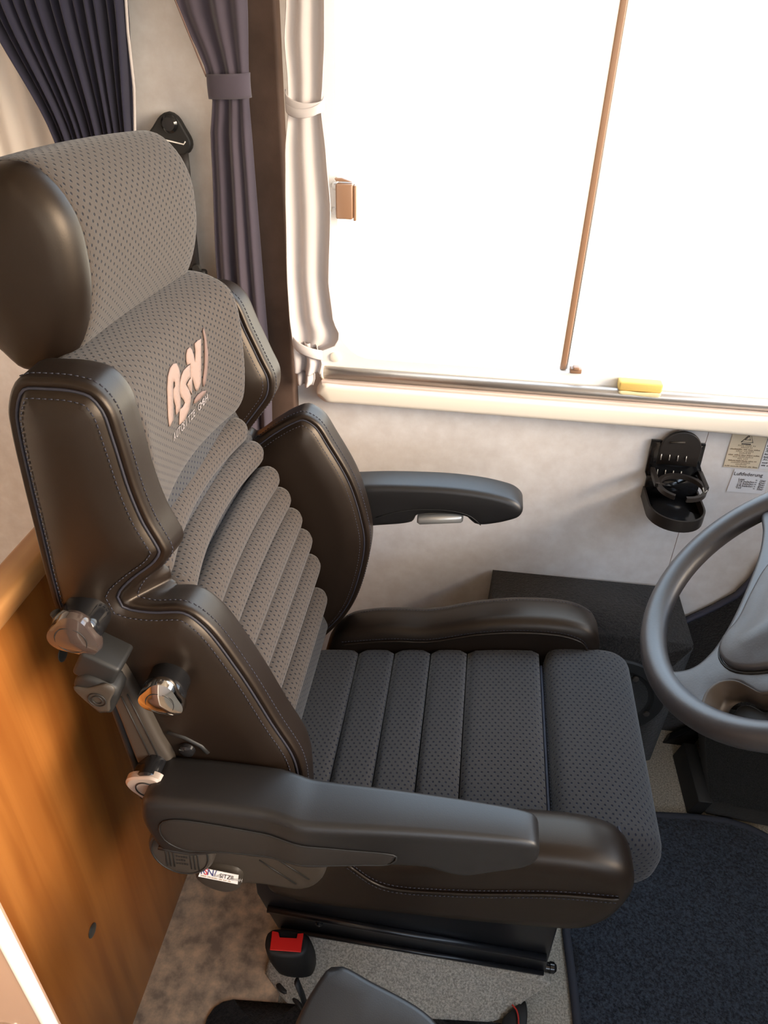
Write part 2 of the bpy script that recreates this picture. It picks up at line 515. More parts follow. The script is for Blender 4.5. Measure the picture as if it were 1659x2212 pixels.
LINEN = mat('cream_curtain_cloth', (0.58, 0.535, 0.525), 0.85, spec=0.15, bump=0.3, bscale=700)
SHEER = mat('white_net_cloth', (0.80, 0.74, 0.68), 0.9)
VINYL = mat('mottled_stone_vinyl', (0.84, 0.60, 0.38), 0.5, spec=0.35, mottle=(0.33, 0.25, 0.18), mscale=34, detail=8)
CARPETB = carpet_mat('beige_grey_carpet', (0.66, 0.62, 0.53), (0.26, 0.24, 0.20), 300)
CARPETK = carpet_mat('black_brown_carpet', (0.034, 0.029, 0.026), (0.006, 0.005, 0.005), 230)
MATBLUE = carpet_mat('blue_black_carpet', (0.056, 0.072, 0.100), (0.004, 0.006, 0.011), 210, 1.0)
WEAVE = carpet_mat('black_weave', (0.035, 0.036, 0.034), (0.008, 0.008, 0.008), 600, 0.6)
RED = mat('red_plastic', (0.72, 0.022, 0.018), 0.35)
BROWNP = mat('brown_plastic', (0.30, 0.17, 0.10), 0.4)
YELLOW = mat('yellow_foam', (0.74, 0.50, 0.14), 0.9, bump=0.6, bscale=300)
PAPER_Y = mat('yellowed_paper', (0.84, 0.70, 0.50), 0.7)
PAPER_W = mat('white_paper', (0.90, 0.87, 0.86), 0.6)
INK = mat('dark_print', (0.05, 0.04, 0.045), 0.7)
INK_F = mat('faded_print', (0.50, 0.39, 0.26), 0.7)
INK_B = mat('blue_print', (0.03, 0.04, 0.20), 0.6)
INK_R = mat('red_print', (0.65, 0.03, 0.04), 0.6)
BEIGE_THREAD = mat('pink_beige_embroidery', (0.28, 0.19, 0.155), 0.7, bump=0.4, bscale=900)
BROWN_THREAD = mat('brown_embroidery', (0.17, 0.105, 0.085), 0.8)
SILVER_THREAD = mat('silver_embroidery', (0.30, 0.26, 0.25), 0.5)
WHEELM = mat('grey_black_soft_plastic', (0.040, 0.037, 0.040), 0.42, spec=0.9, bump=0.3, bscale=420)
ROOFM = mat('cream_ceiling_cloth', (0.42, 0.36, 0.30), 0.9)
REDWIRE = mat('red_wire_insulation', (0.6, 0.03, 0.02), 0.4)

GLASS = bpy.data.materials.new('window_glass'); GLASS.use_nodes = True
_nt = GLASS.node_tree; _nt.nodes.clear()
_o = _nt.nodes.new('ShaderNodeOutputMaterial'); _m = _nt.nodes.new('ShaderNodeMixShader')
_t = _nt.nodes.new('ShaderNodeBsdfTransparent'); _g = _nt.nodes.new('ShaderNodeBsdfGlossy')
_t.inputs[0].default_value = (0.96, 0.98, 0.97, 1); _g.inputs['Roughness'].default_value = 0.02
_m.inputs[0].default_value = 0.04; _nt.links.new(_t.outputs[0], _m.inputs[1]); _nt.links.new(_g.outputs[0], _m.inputs[2]); _nt.links.new(_m.outputs[0], _o.inputs[0])

# ------------------------------------------------------------------ setting
YW = 1.20
def wall_box(name, lo, hi, m=WALLM, bev=0.0, parent=None):
    o = box(name, lo, hi, m, parent, bev, smooth=False)
    if parent is None: o['kind'] = 'structure'
    return o

wall = bpy.data.objects.new('wall_side', None); COL.objects.link(wall); wall['kind'] = 'structure'
# the window opening: x -0.232..0.80, z 0.815..1.62 ; a joint between two boards at x = 0.41
wall_box('wall_panel', (-1.9, YW, 0), (-0.268, YW + 0.035, 2.12), parent=wall)
wall_box('wall_panel', (-0.268, YW, 0), (0.4097, YW + 0.035, 0.80), parent=wall)
wall_box('wall_panel', (0.4109, YW, 0), (1.15, YW + 0.035, 0.80), parent=wall)
wall_box('wall_panel', (-0.268, YW, 1.88), (1.15, YW + 0.035, 2.12), parent=wall)
wall_box('wall_panel', (0.82, YW, 0.80), (1.15, YW + 0.035, 1.88), parent=wall)
jt = box('joint_filler', (0.4092, YW + 0.002, 0.0), (0.4114, YW + 0.03, 0.80), mat('pinkish_joint', (0.55, 0.36, 0.30), 0.8), wall, 0)
wall_box('floor', (-1.9, -1.3, -0.04), (1.15, YW + 0.035, 0.0), CARPETB)
fv = wall_box('floor_vinyl', (-1.9, -1.3, 0.0), (-0.215, YW, 0.004), VINYL)
wall_box('ceiling', (-1.9, -1.3, 2.12), (1.15, YW + 0.035, 2.16), ROOFM)
wall_box('wall_rear', (-2.11, -1.3, 0), (-1.9, YW + 0.035, 2.12), WALLM)
# the passenger side, behind the camera: panel below its window, header above
wall_box('wall_passenger', (-1.9, -1.34, 0), (1.15, -1.30, 0.80), WALLM)
wall_box('trim_1', (-1.9, -1.34, 1.50), (1.15, -1.30, 2.12), WALLM)
wall_box('trim_light_limit', (-1.9, -1.34, 0.80), (0.10, -1.30, 1.50), WALLM)  # unseen panel narrowing the passenger window, sized to darken camera-facing surfaces
# nose of the cab under the windscreen
wall_box('wall_front', (1.15, -1.34, -0.04), (1.20, YW + 0.035, 0.85), CARPETK)
wall_box('trim_3', (1.15, -1.34, 1.72), (1.20, YW + 0.035, 2.16), ROOFM)

wall_box('trim_dash_shade_block', (0.86, -1.30, 0.55), (1.15, YW, 0.93), mat('grey_added_dashboard', (0.045, 0.042, 0.042), 0.6), 0.03)  # unseen dashboard block, added to shade the cushion and lower partition
# brown pillar trim between the curtains
pil = prism('trim_4', [(-0.352, 1.168, 0.0), (-0.303, 1.168, 0.0), (-0.303, 1.168, 2.12), (-0.352, 1.168, 2.12)], (0, 0.0315, 0), PILLAR, None, 0.004)
pil['kind'] = 'structure'; pil['label'] = 'brown cloth covered pillar strip between the mauve and cream curtains'

# window
win = bpy.data.objects.new('window_1', None); COL.objects.link(win); win['kind'] = 'structure'
def frame_outline(x0, x1, z0, z1, r, n=8):
    out = []
    for cx, cz, a in ((x1 - r, z1 - r, 0), (x0 + r, z1 - r, 90), (x0 + r, z0 + r, 180), (x1 - r, z0 + r, 270)):
        for k in range(n + 1):
            t = math.radians(a + 90 * k / n); out.append((cx + r * math.cos(t), cz + r * math.sin(t)))
    return out
def ring_frame(name, outer, inner, y0, y1, m, parent):
    n = len(outer); V = []; F = []
    for y in (y0, y1):
        for lst in (outer, inner):
            for x, z in lst: V.append((x, y, z))
    for i in range(n):
        j = (i + 1) % n
        F += [(i, j, n + j, n + i), (2 * n + i, 3 * n + i, 3 * n + j, 2 * n + j), (i, 2 * n + i, 2 * n + j, j), (n + i, n + j, 3 * n + j, 3 * n + i)]
    me = mesh_of(V, F); fix_normals(me)
    o = link(name, me, m, parent, False); autosmooth(o)
    return o
ring_frame('window_frame', frame_outline(-0.268, 0.82, 0.80, 1.88, 0.004), frame_outline(-0.226, 0.80, 0.828, 1.86, 0.055), YW - 0.012, YW + 0.03, WHITEF, win)
lathe('screw_cap', [(0.0085, 0), (0.0085, 0.0025), (0.006, 0.0035)], at(724, 771, y=YW - 0.012), (0, -1, 0), CREAM, win, 20)
box('window_pane', (-0.23, YW + 0.012, 0.82), (0.81, YW + 0.016, 1.87), GLASS, win, 0)
dv = at(1213, 797, y=YW + 0.005)
box('window_bar', (dv.x - 0.0035, YW - 0.002, 0.829), (dv.x + 0.006, YW + 0.011, 1.86), BROWNP, win, 0.0015)
box('window_bar', (dv.x + 0.0062, YW + 0.002, 0.829), (dv.x + 0.0095, YW + 0.011, 1.86), ALU, win, 0.001)
ct = at(1243, 797, y=YW - 0.005)
cb = box('window_stop', (ct.x - 0.0095, YW - 0.016, ct.z - 0.004), (ct.x + 0.0095, YW - 0.001, ct.z + 0.004), BROWNP, win, 0.0015)
box('stop_pin', (ct.x - 0.005, YW - 0.018, ct.z + 0.002), (ct.x + 0.005, YW - 0.004, ct.z + 0.0075), BROWNP, win, 0.0015)
# aluminium blind rail and the cream sill under the glass
tube('blind_rail', [(-0.252, YW - 0.020, 0.802), (0.9, YW - 0.020, 0.802)], 0.0105, ALU, win, seg=20)
box('rail_lip', (-0.255, YW - 0.034, 0.783), (0.9, YW, 0.7915), mat('pink_grey_plastic', (0.72, 0.60, 0.53), 0.5), win, 0.002)
sill_prof = [(-0.2, YW, 0), ]
sl = [at(685, 812, y=1.165), at(692, 850, y=1.165)]
slab('window_sill', [(-0.262, 0.778), (-0.256, 0.7855), (-0.20, 0.7865), (0.4, 0.7865), (0.9, 0.7865), (0.905, 0.77), (0.9, 0.752), (0.4, 0.752), (-0.2, 0.752), (-0.252, 0.753), (-0.262, 0.762)], YW - 0.040, YW, 0.008, CREAM, win, rad1=0.001, res=0.05, step=0.01)
tube('rail_end', [(-0.2565, YW - 0.020, 0.802), (-0.2515, YW - 0.020, 0.802)], 0.012, CREAM, win, seg=16)
# brown latch on the left jamb
lt = at(748, 432, y=YW - 0.025)
latch = thing('window_latch', 'brown window latch block on the left window jamb beside the cream curtain', 'latch')
box('latch_body', (lt.x - 0.0145, YW - 0.036, lt.z - 0.026), (lt.x + 0.0115, YW - 0.0125, lt.z + 0.024), BROWNP, latch, 0.003)
box('latch_lip', (lt.x + 0.0118, YW - 0.034, lt.z - 0.028), (lt.x + 0.0165, YW - 0.0125, lt.z + 0.022), BROWNP, latch, 0.0015)
prism('latch_hook', [(lt.x - 0.0145, YW - 0.030, lt.z + 0.026), (lt.x + 0.010, YW - 0.030, lt.z + 0.026), (lt.x - 0.006, YW - 0.030, lt.z + 0.031), (lt.x - 0.017, YW - 0.030, lt.z + 0.030)], (0, 0.012, 0), BROWNP, latch, 0.001)
for dz in (0.017, -0.018):
    tube('latch_screw', [(lt.x - 0.016, YW - 0.022, lt.z + dz), (lt.x - 0.021, YW - 0.014, lt.z + dz)], 0.005, WHITEF, latch, seg=12)
# yellow foam block on the rail
fb = at(1384, 831, y=YW - 0.028)
foam = thing('foam_block', 'yellow foam block lying on the aluminium window rail', 'foam')
box('foam_top', (fb.x - 0.0345, YW - 0.034, 0.8135), (fb.x + 0.0345, YW - 0.013, 0.829), YELLOW, foam, 0.003)
slab('foam_underside', [(fb.x - 0.034, 0.8125), (fb.x, 0.8132), (fb.x + 0.034, 0.8125), (fb.x + 0.033, 0.808), (fb.x + 0.012, 0.8065), (fb.x - 0.01, 0.8075), (fb.x - 0.033, 0.8085)], YW - 0.036, YW - 0.0315, 0.002, mat('crumbly_foam', (0.72, 0.62, 0.36), 0.95, bump=1, bscale=250), foam, step=0.004, res=0.006)

# wooden half partition behind the seat
part = thing('wooden_partition', 'orange cherry wood half-height partition behind the driver seat', 'partition', (-0.445, 0.5, 0))
box('panel', (-0.455, 0.28, 0.004), (-0.430, YW - 0.002, 0.822), WOODM, part, 0.0015)
box('top_rail', (-0.462, 0.28, 0.822), (-0.424, YW - 0.002, 0.848), WOODT, part, 0.006)
for px, py in ((135, 1412), (199, 2010)):
    c = at(px, py, x=-0.4295)
    lathe('cover_cap', [(0.0095, 0), (0.0095, 0.001), (0.007, 0.0018), (0.003, 0.002)], c, (1, 0, 0), mat('dark_steel', (0.20, 0.22, 0.22), 0.3, metal=0.8), part, 24)

# ------------------------------------------------------------------ curtains
def cloth(name, rows, y0, nf, m, parent, seed=0, nu=170, nv=70, sharp=0.6, thick=0.0012, sway=0.35, diag=0.0):
    rnd = random.Random(seed)
    fr = [rnd.uniform(0.75, 1.25) for _ in range(6)]; ph = [rnd.uniform(0, 6.28) for _ in range(6)]
    zs = [r[0] for r in rows]
    def at_z(z, k):
        for a, b in zip(rows[:-1], rows[1:]):
            if a[0] >= z >= b[0]:
                t = (a[0] - z) / max(a[0] - b[0], 1e-9); t = t * t * (3 - 2 * t) * 0.5 + t * 0.5
                return a[k] + (b[k] - a[k]) * t
        return rows[-1][k]
    def fn(u, v):
        z = zs[0] + (zs[-1] - zs[0]) * v
        xl, xr, am = at_z(z, 1), at_z(z, 2), at_z(z, 3)
        uu = u + 0.012 * math.sin(7 * u + ph[0]) + 0.02 * sway * math.sin(5 * v + ph[2])
        w = math.sin(2 * math.pi * nf * uu + ph[1] + sway * math.sin(3 * v + ph[3]))
        w2 = math.sin(2 * math.pi * nf * 0.47 * fr[0] * uu + ph[4] + 2 * v)
        s = math.copysign(abs(w) ** sharp, w)
        y = y0 - am * (0.72 * s + 0.4 * w2)
        y -= diag * am * (math.sin(2 * math.pi * (1.1 * u + 3.1 * v) + ph[5]) + 0.6 * math.sin(2 * math.pi * (-1.7 * u + 4.3 * v) + ph[0]))
        x = xl + (xr - xl) * u + diag * 0.0035 * math.sin(19 * v + 3 * u + ph[2]) * (u * (1 - u) * 4 + 0.4)
        return (x, y, z)
    return grid_mesh(name, fn, nu, nv, m, parent, thick)

cur = thing('gathered_navy_curtain', 'large gathered navy curtain with pale edge hanging behind the headrest', 'curtain', (-0.6, 1.17, 1.0))
cloth('curtain_cloth', [(2.11, -0.92, -0.500, 0.010), (1.33, -0.722, -0.508, 0.011), (1.15, -0.650, -0.528, 0.011), (1.05, -0.615, -0.535, 0.010), (0.98, -0.64, -0.53, 0.010), (0.87, -0.65, -0.535, 0.010)], 1.166, 13, NAVY, cur, 3, nu=320, sharp=0.8)
tube('pale_edge', [(-0.497, 1.168, 1.94), (-0.505, 1.168, 1.36), (-0.512, 1.168, 1.29), (-0.515, 1.168, 1.22), (-0.526, 1.168, 1.15), (-0.532, 1.168, 1.05), (-0.533, 1.168, 0.87)], 0.0022, LINEN, cur, seg=8)
net = thing('white_net_curtain', 'off-white net curtain at the left edge behind the navy curtain', 'curtain', (-0.8, 1.185, 1.0))
cloth('net_cloth', [(2.11, -1.25, -0.56, 0.004), (0.86, -1.25, -0.56, 0.004)], 1.187, 16, SHEER, net, 5, nu=200, nv=20, sharp=1.0)

mv = thing('mauve_tied_curtain', 'narrow grey-mauve curtain tied with a band beside the brown pillar', 'curtain', (-0.38, 1.16, 0.7))
cloth('curtain_cloth', [(2.11, -0.53, -0.335, 0.009), (1.33, -0.432, -0.336, 0.009), (1.24, -0.398, -0.341, 0.006), (1.215, -0.394, -0.343, 0.005), (1.16, -0.403, -0.343, 0.008), (0.97, -0.415, -0.342, 0.010), (0.80, -0.42, -0.340, 0.011), (0.68, -0.42, -0.345, 0.011)], 1.150, 3, MAUVE, mv, 11, nu=140, sharp=1.0)
tube('edge_hem', [(-0.531, 1.150, 1.94), (-0.433, 1.148, 1.33), (-0.399, 1.147, 1.24)], 0.0012, BROWN_THREAD, mv, seg=6)
def band(name, xl, xr, zl, zr, hh, y0, dep, m, parent, sag=0.0):
    def fn(u, v):
        a = math.pi * u
        x = (xl + xr) / 2 - math.cos(a) * (xr - xl) / 2
        y = y0 - math.sin(a) * dep
        z = zl + (zr - zl) * u - sag * math.sin(a) + (0.5 - v) * hh
        return (x, y - 0.0015 * math.sin(math.pi * v), z)
    return grid_mesh(name, fn, 36, 8, m, parent, 0.0016)
band('tie_band', -0.3985, -0.338, 1.228, 1.232, 0.030, 1.150, 0.016, MAUVE, mv)

cr = thing('cream_tied_curtain', 'crumpled cream curtain tied twice at the left side of the window', 'curtain', (-0.26, 1.15, 0.8))
cloth('curtain_cloth', [(2.11, -0.28, -0.21, 0.010), (1.33, -0.279, -0.230, 0.010), (1.285, -0.284, -0.231, 0.010), (1.24, -0.282, -0.2345, 0.008), (1.21, -0.283, -0.238, 0.006), (1.15, -0.290, -0.232, 0.009), (1.08, -0.293, -0.227, 0.010), (0.97, -0.296, -0.232, 0.011), (0.91, -0.295, -0.226, 0.012), (0.884, -0.293, -0.215, 0.012), (0.868, -0.292, -0.222, 0.010), (0.855, -0.291, -0.250, 0.008)], 1.142, 1.7, LINEN, cr, 21, nu=110, nv=110, sharp=0.75, sway=1.2)
cloth('curtain_tail', [(0.868, -0.291, -0.252, 0.008), (0.835, -0.292, -0.246, 0.010), (0.815, -0.292, -0.250, 0.010)], 1.140, 2, LINEN, cr, 23, nu=50, nv=20)
cloth('curtain_tail', [(0.850, -0.292, -0.262, 0.006), (0.80, -0.293, -0.262, 0.008), (0.788, -0.292, -0.266, 0.008)], 1.150, 2, LINEN, cr, 29, nu=50, nv=16)
band('tie_band', -0.287, -0.233, 1.222, 1.214, 0.014, 1.142, 0.016, LINEN, cr, 0.010)
band('tie_band', -0.287, -0.234, 1.212, 1.217, 0.011, 1.142, 0.019, LINEN, cr, 0.012)
band('tie_band', -0.294, -0.246, 0.878, 0.848, 0.017, 1.142, 0.018, LINEN, cr, 0.002)

# ------------------------------------------------------------------ seat belt on the wall
belt = thing('seat_belt', 'black seat belt hanging from a triangular guide on the wall', 'seat belt', (-0.48, 1.19, 0.6))
tri = [at(px, py, y=1.185) for px, py in ((367, 240), (386, 250), (402, 275), (417, 303), (417, 320), (405, 333), (330, 322), (318, 310), (318, 296), (334, 272), (350, 248))]
slab('belt_guide', [(p.x, p.z) for p in tri], 1.174, 1.188, 0.004, BLACK, belt, res=0.01, step=0.006)
lathe('bolt_cap', [(0.0125, 0), (0.0125, 0.004), (0.009, 0.007), (0.002, 0.0075)], at(367, 267, y=1.175), (0, -1, 0), GLOSS, belt, 28)
s0, s1 = at(334, 298, y=1.173), at(401, 312, y=1.173)
tube('guide_slot', [(s0.x, 1.173, s0.z + 0.004), (s0.x + 0.003, 1.173, s0.z), (s1.x - 0.003, 1.173, s1.z), (s1.x, 1.173, s1.z + 0.004)], 0.0011, WHITEF, belt, seg=6)
b0, b1, b2, b3 = at(336, 318, y=1.175), at(406, 326, y=1.175), at(412, 470, y=1.182), at(418, 600, y=1.182)
def belt_fn(u, v):
    z = b0.z + (0.55 - b0.z) * v
    xr = b1.x + (b2.x - b1.x) * v * 1.2; xl = b0.x + 0.010 * v
    return (xl + (xr - xl) * u, 1.176 + 0.006 * v, z)
grid_mesh('webbing', belt_fn, 4, 20, mat('black_webbing', (0.020, 0.015, 0.014), 0.5, bump=0.4, bscale=900), belt, 0.0016)
tg = at(436, 590, y=1.165)
box('belt_tongue', (tg.x - 0.022, 1.158, tg.z - 0.03), (tg.x + 0.008, 1.172, tg.z + 0.006), BLACK, belt, 0.004)
lathe('tongue_stop', [(0.006, -0.004), (0.008, 0), (0.006, 0.004)], (tg.x - 0.004, 1.156, tg.z + 0.010), (0, -1, 0), BLACK, belt, 16)

# ------------------------------------------------------------------ driver seat
seat = thing('driver_seat', 'brown-black leather and dotted grey cloth driver seat with two armrests', 'seat', (0.0, 0.727, 0.0))
YN0, YN1, YF0, YF1 = 0.497, 0.545, 0.912, 0.957
YC = 0.727

def pix_xz(lst, y): return [(p.x, p.z) for p in (at(a, b, y=y) for a, b in lst)]
near_front = [(40, 838), (100, 834), (160, 840), (196, 852), (226, 885), (250, 950), (285, 1060), (315, 1130), (338, 1168), (350, 1192), (338, 1215), (290, 1252), (262, 1278), (256, 1294), (268, 1309), (320, 1318), (398, 1320), (440, 1348), (520, 1450), (590, 1560), (640, 1640)]
near_back = [(14, 880), (20, 930), (45, 1040), (75, 1160), (100, 1260), (122, 1325), (180, 1400), (270, 1530), (330, 1620)]
def outset(pts, k):
    P = np.array(pts); T = np.gradient(P, axis=0); T /= np.linalg.norm(T, axis=1)[:, None]
    return [tuple(p) for p in P + np.stack([-T[:, 1], T[:, 0]], 1) * k]
prof_near = outset(pix_xz(near_front, YN0 + 0.002), 0.006) + [(-0.138, 0.60), (-0.142, 0.53), (-0.165, 0.47), (-0.20, 0.44), (-0.235, 0.48), (-0.27, 0.57)] + pix_xz(near_back[::-1], YN0 + 0.002)
far_front = [(425, 602), (470, 600), (500, 605), (530, 627), (560, 690), (588, 750), (607, 793), (605, 830), (580, 868), (552, 905), (545, 920), (556, 927), (600, 899), (640, 876), (668, 868), (700, 885), (730, 930), (775, 1010), (800, 1090), (807, 1140), (795, 1210), (770, 1275), (735, 1320), (690, 1350)]
prof_far = [(-0.372, 0.98)] + pix_xz(far_front, YF1 - 0.002) + [(-0.25, 0.46), (-0.27, 0.57), (-0.30, 0.65), (-0.325, 0.725), (-0.35, 0.81), (-0.375, 0.90)]

def outline3(prof, y, inset=0.0, step=0.008):
    B = np.array(curve_pts(prof, step))
    if inset:
        a2 = np.sum(B[:, 0] * np.roll(B[:, 1], -1) - np.roll(B[:, 0], -1) * B[:, 1])
        T = np.roll(B, -1, axis=0) - np.roll(B, 1, axis=0); T /= np.linalg.norm(T, axis=1)[:, None]
        q = B + np.stack([-T[:, 1], T[:, 0]], 1) * (inset if a2 > 0 else -inset)
        q = q[seg_dist(q, B) > inset * 0.9]
        B = q
    return [Vector((p[0], y, p[1])) for p in B]

def bolster(prof, y0, y1, dome0, dome1, mp, gr0, gr1, ys, sgn):
    b = slab('side_bolster', prof, y0, y1, 0.007, LEATHER, seat, dome0=dome0, dome1=dome1, dome_r=0.04, res=0.012, step=0.006, mp=mp, groove=gr0, groove1=gr1, wdiv=4)
    f = mp or (lambda u, v, w: (u, w, v))
    def moved(inset, w): return [Vector(f(p.x, p.z, w)) for p in outline3(prof, 0, inset)]
    tube('seam_line', moved(0.0085, ys + sgn * 0.0022), 0.0013, SEAM, b, closed=True, seg=6)
    stitches('stitching', [moved(0.0145, ys - sgn * 0.0035), moved(-0.0003, ys + sgn * 0.0120)], SEAM, b)
    return b
def near_bolster_mp(u, v, w):
    t = (w - YN0) / (YN1 - YN0)
    g = math.exp(-(((u + 0.304) / 0.026) ** 2 + ((v - 0.862) / 0.022) ** 2))
    front = max(0.0, min(1.0, (u - (-0.36 - 0.25 * (v - 0.85))) / 0.05)) if v > 0.62 else 1.0
    return (u + front * (-0.002 * t + 0.034 * g * t), w, v - 0.010 * t * front * (1.0 if v < 1.0 else max(0.0, 1 - (v - 1.0) / 0.05)) + 0.008 * g * t)
bolster(prof_near, YN0, YN1, 0.010, 0.001, near_bolster_mp, (0.0085, 0.0045, 0.0035), None, YN0 + 0.0, 1)
bolster(prof_far, YF0, YF1, 0.014, 0.006, None, (0.0085, 0.0040, 0.0035), None, YF0 + 0.0, 1)

# backrest shell behind the rolls
def fx(k): return k
back_prof = [(-0.385, 1.00), (-0.345, 1.02), (-0.318, 1.00), (-0.325, 0.90), (-0.300, 0.79), (-0.262, 0.68), (-0.225, 0.56), (-0.20, 0.46), (-0.24, 0.42), (-0.27, 0.50), (-0.305, 0.62), (-0.345, 0.76), (-0.375, 0.90)]
slab('backrest_core', back_prof, 0.530, 0.925, 0.004, FABRIC2, seat, res=0.02)

# dotted cloth shoulder pad
pad_prof = [(-0.385, 1.005), (-0.392, 1.042), (-0.378, 1.057), (-0.352, 1.060), (-0.328, 1.056), (-0.305, 1.043), (-0.295, 1.020), (-0.292, 0.975), (-0.293, 0.925), (-0.299, 0.893), (-0.313, 0.873), (-0.335, 0.868), (-0.365, 0.90)]
def pad_mp(u, v, w):
    t = (w - YC) / 0.15
    return (u - 0.020 * (1 - t * t) * max(0.0, min(1.0, (u + 0.40) / 0.08)) + 0.006, w, v)
pad = slab('shoulder_pad', pad_prof, 0.556, 0.878, 0.014, FABRIC, seat, mp=pad_mp, res=0.012, step=0.006, wdiv=24)

# embroidered badge, sewn on the pad's front
bmp = bmesh.new(); bmp.from_mesh(pad.data); bvh = BVHTree.FromBMesh(bmp)
def on_pad(px, py, lift=0.0009):
    h = bvh.ray_cast(CAM, ray(px, py))
    if h[0] is None: return None
    n = h[1] if h[1].dot(CAM - h[0]) > 0 else -h[1]
    return h[0] + n * lift
def patch(name, poly, m, parent, ox=340.0, oy=700.0, sc=7.54, res=5.0):
    B = np.array([(ox + x / sc, oy + y / sc) for x, y in poly])
    d = []
    for a, c in zip(B, np.roll(B, -1, axis=0)):
        n = max(1, int(np.linalg.norm(c - a) / res))
        for k in range(n): d.append(a + (c - a) * k / n)
    V, F, bi, ccw = fill2d(np.array(d), res)
    P = [on_pad(*v) for v in V]
    if any(p is None for p in P): return None
    o = link(name, mesh_of(P, F), m, parent)
    s = o.modifiers.new('thickness', 'SOLIDIFY'); s.thickness = 0.0012; s.offset = 0
    return o
R1 = [(180, 1670), (160, 1500), (145, 1050), (155, 850), (190, 720), (240, 650), (290, 640), (330, 720), (352, 830), (340, 980), (345, 1150), (358, 1200), (352, 1400), (290, 1475), (282, 1330), (262, 1265), (246, 1190), (246, 1060), (272, 1015), (272, 955), (250, 920), (232, 965), (238, 1280), (240, 1560)]
S1 = [(340, 1640), (350, 1390), (400, 1350), (435, 1280), (408, 1228), (368, 1182), (347, 1090), (352, 960), (374, 850), (412, 755), (475, 690), (515, 660), (522, 865), (482, 905), (440, 980), (500, 1080), (530, 1180), (522, 1260), (497, 1400), (430, 1560)]
N1 = [(455, 500), (470, 420), (510, 378), (545, 420), (570, 500), (598, 640), (606, 440), (590, 320), (640, 270), (693, 242), (693, 700), (690, 950), (650, 1070), (620, 1088), (600, 1050), (560, 900), (548, 838), (545, 1150), (533, 1110), (500, 1060), (470, 985), (500, 920), (530, 880), (522, 640), (468, 665), (458, 600)]
for nm, pl in (('embroidered_letter', R1), ('embroidered_letter', S1), ('embroidered_letter', N1)):
    patch(nm, pl, BEIGE_THREAD, pad)
patch('embroidered_swoosh', [(735, 60), (775, 200), (810, 480), (800, 720), (770, 960), (735, 1020), (725, 930), (752, 700), (756, 480), (750, 250), (725, 120)], BROWN_THREAD, pad)
patch('embroidered_swoosh', [(790, 1080), (720, 1090), (640, 1150), (590, 1230), (580, 1290), (600, 1290), (650, 1250), (700, 1200), (760, 1130)], BROWN_THREAD, pad)
# thin lettering under the badge: letter by letter along its base line
line = [(250 + (845 - 250) * t, 1905 + (1190 - 1905) * t) for t in np.linspace(0, 1, 16)]
for ch, (lx, ly) in zip('AUTOSITZE GMBH', line):
    if ch == ' ': continue
    c0, c1, c2 = on_pad(340 + lx / 7.54, 700 + ly / 7.54), on_pad(340 + (lx + 30) / 7.54, 700 + (ly - 36) / 7.54), on_pad(340 + lx / 7.54, 700 + (ly - 60) / 7.54)
    if c0 and c1 and c2: words('stitched_letter', ch, c0, c1 - c0, c2 - c0, 0.012, SILVER_THREAD, pad)
bmp.free()

# eight padded cross rolls of the lumbar area
tips = [(520, 910), (555, 960), (590, 1015), (615, 1060), (640, 1105), (662, 1150), (680, 1205), (695, 1278)]
conc = [0.014, 0.014, 0.006, 0.004, 0.001, 0.0, 0.0, 0.0]
for (tx, ty), cc in zip(tips, conc):
    p = at(tx, ty, y=0.880)
    r = 0.0198
    cx, cz = p.x - 0.011, p.z - 0.015
    pts, rr = [], []
    n = 40
    for i in range(n + 1):
        y = 0.560 + (0.897 - 0.560) * i / n
        t = (y - 0.74) / 0.135
        x = cx - cc * (1 - min(t * t, 1.5))
        e = min(i / n, 1 - i / n) * 0.337
        rr.append(r * math.sqrt(max(0.04, 1 - max(0, 1 - e / 0.024) ** 2)))
        pts.append((x, y, cz))
    tube('back_roll', pts, rr, FABRIC, seat, seg=22, ref=(0.86, 0, 0.5), flat=1.05)

# headrest: dotted cloth wrap with a leather cap on each end
hp = pix_xz([(0, 345), (60, 349), (120, 398), (165, 468), (190, 560), (197, 640), (186, 720), (160, 768), (70, 797), (0, 742)], 0.613)
hp += [(-0.475, 1.08), (-0.492, 1.115), (-0.485, 1.16), (-0.452, 1.20)]
H0, H1 = 0.613, 0.872
def head_mp(u, v, w):
    t = max(0.0, min(1.0, (w - 0.64) / 0.23)); t = t * t
    return (u + 0.010 * t, w, v - 0.010 * t)
head = slab('headrest', hp, H0, H1, 0.006, FABRIC, seat, mp=head_mp, wdiv=12, res=0.02, step=0.008, rad1=0.02)
def shrink(prof, k, c=None):
    c = np.mean(np.array(prof), axis=0) if c is None else c
    return [tuple(c + (np.array(p) - c) * k) for p in prof]
slab('end_cap', shrink(hp, 0.985), H0 - 0.022, H0 + 0.01, 0.022, LEATHER, head, rad1=0.001, dome0=0.010, dome_r=0.07, res=0.012)
slab('end_cap', shrink(hp, 0.86), H1 - 0.012, H1 + 0.008, 0.001, LEATHER, head, rad1=0.02, dome1=0.006, dome_r=0.07, res=0.012, mp=head_mp)
tube('cap_seam', outline3(hp, H0 + 0.001, 0.003), 0.0018, FABRIC2, head, closed=True, seg=6)
for dy in (-0.06, 0.06):
    tube('headrest_post', [(-0.405, YC + dy, 1.06), (-0.375, YC + dy, 0.98)], 0.006, BLACK_METAL, head, seg=12)

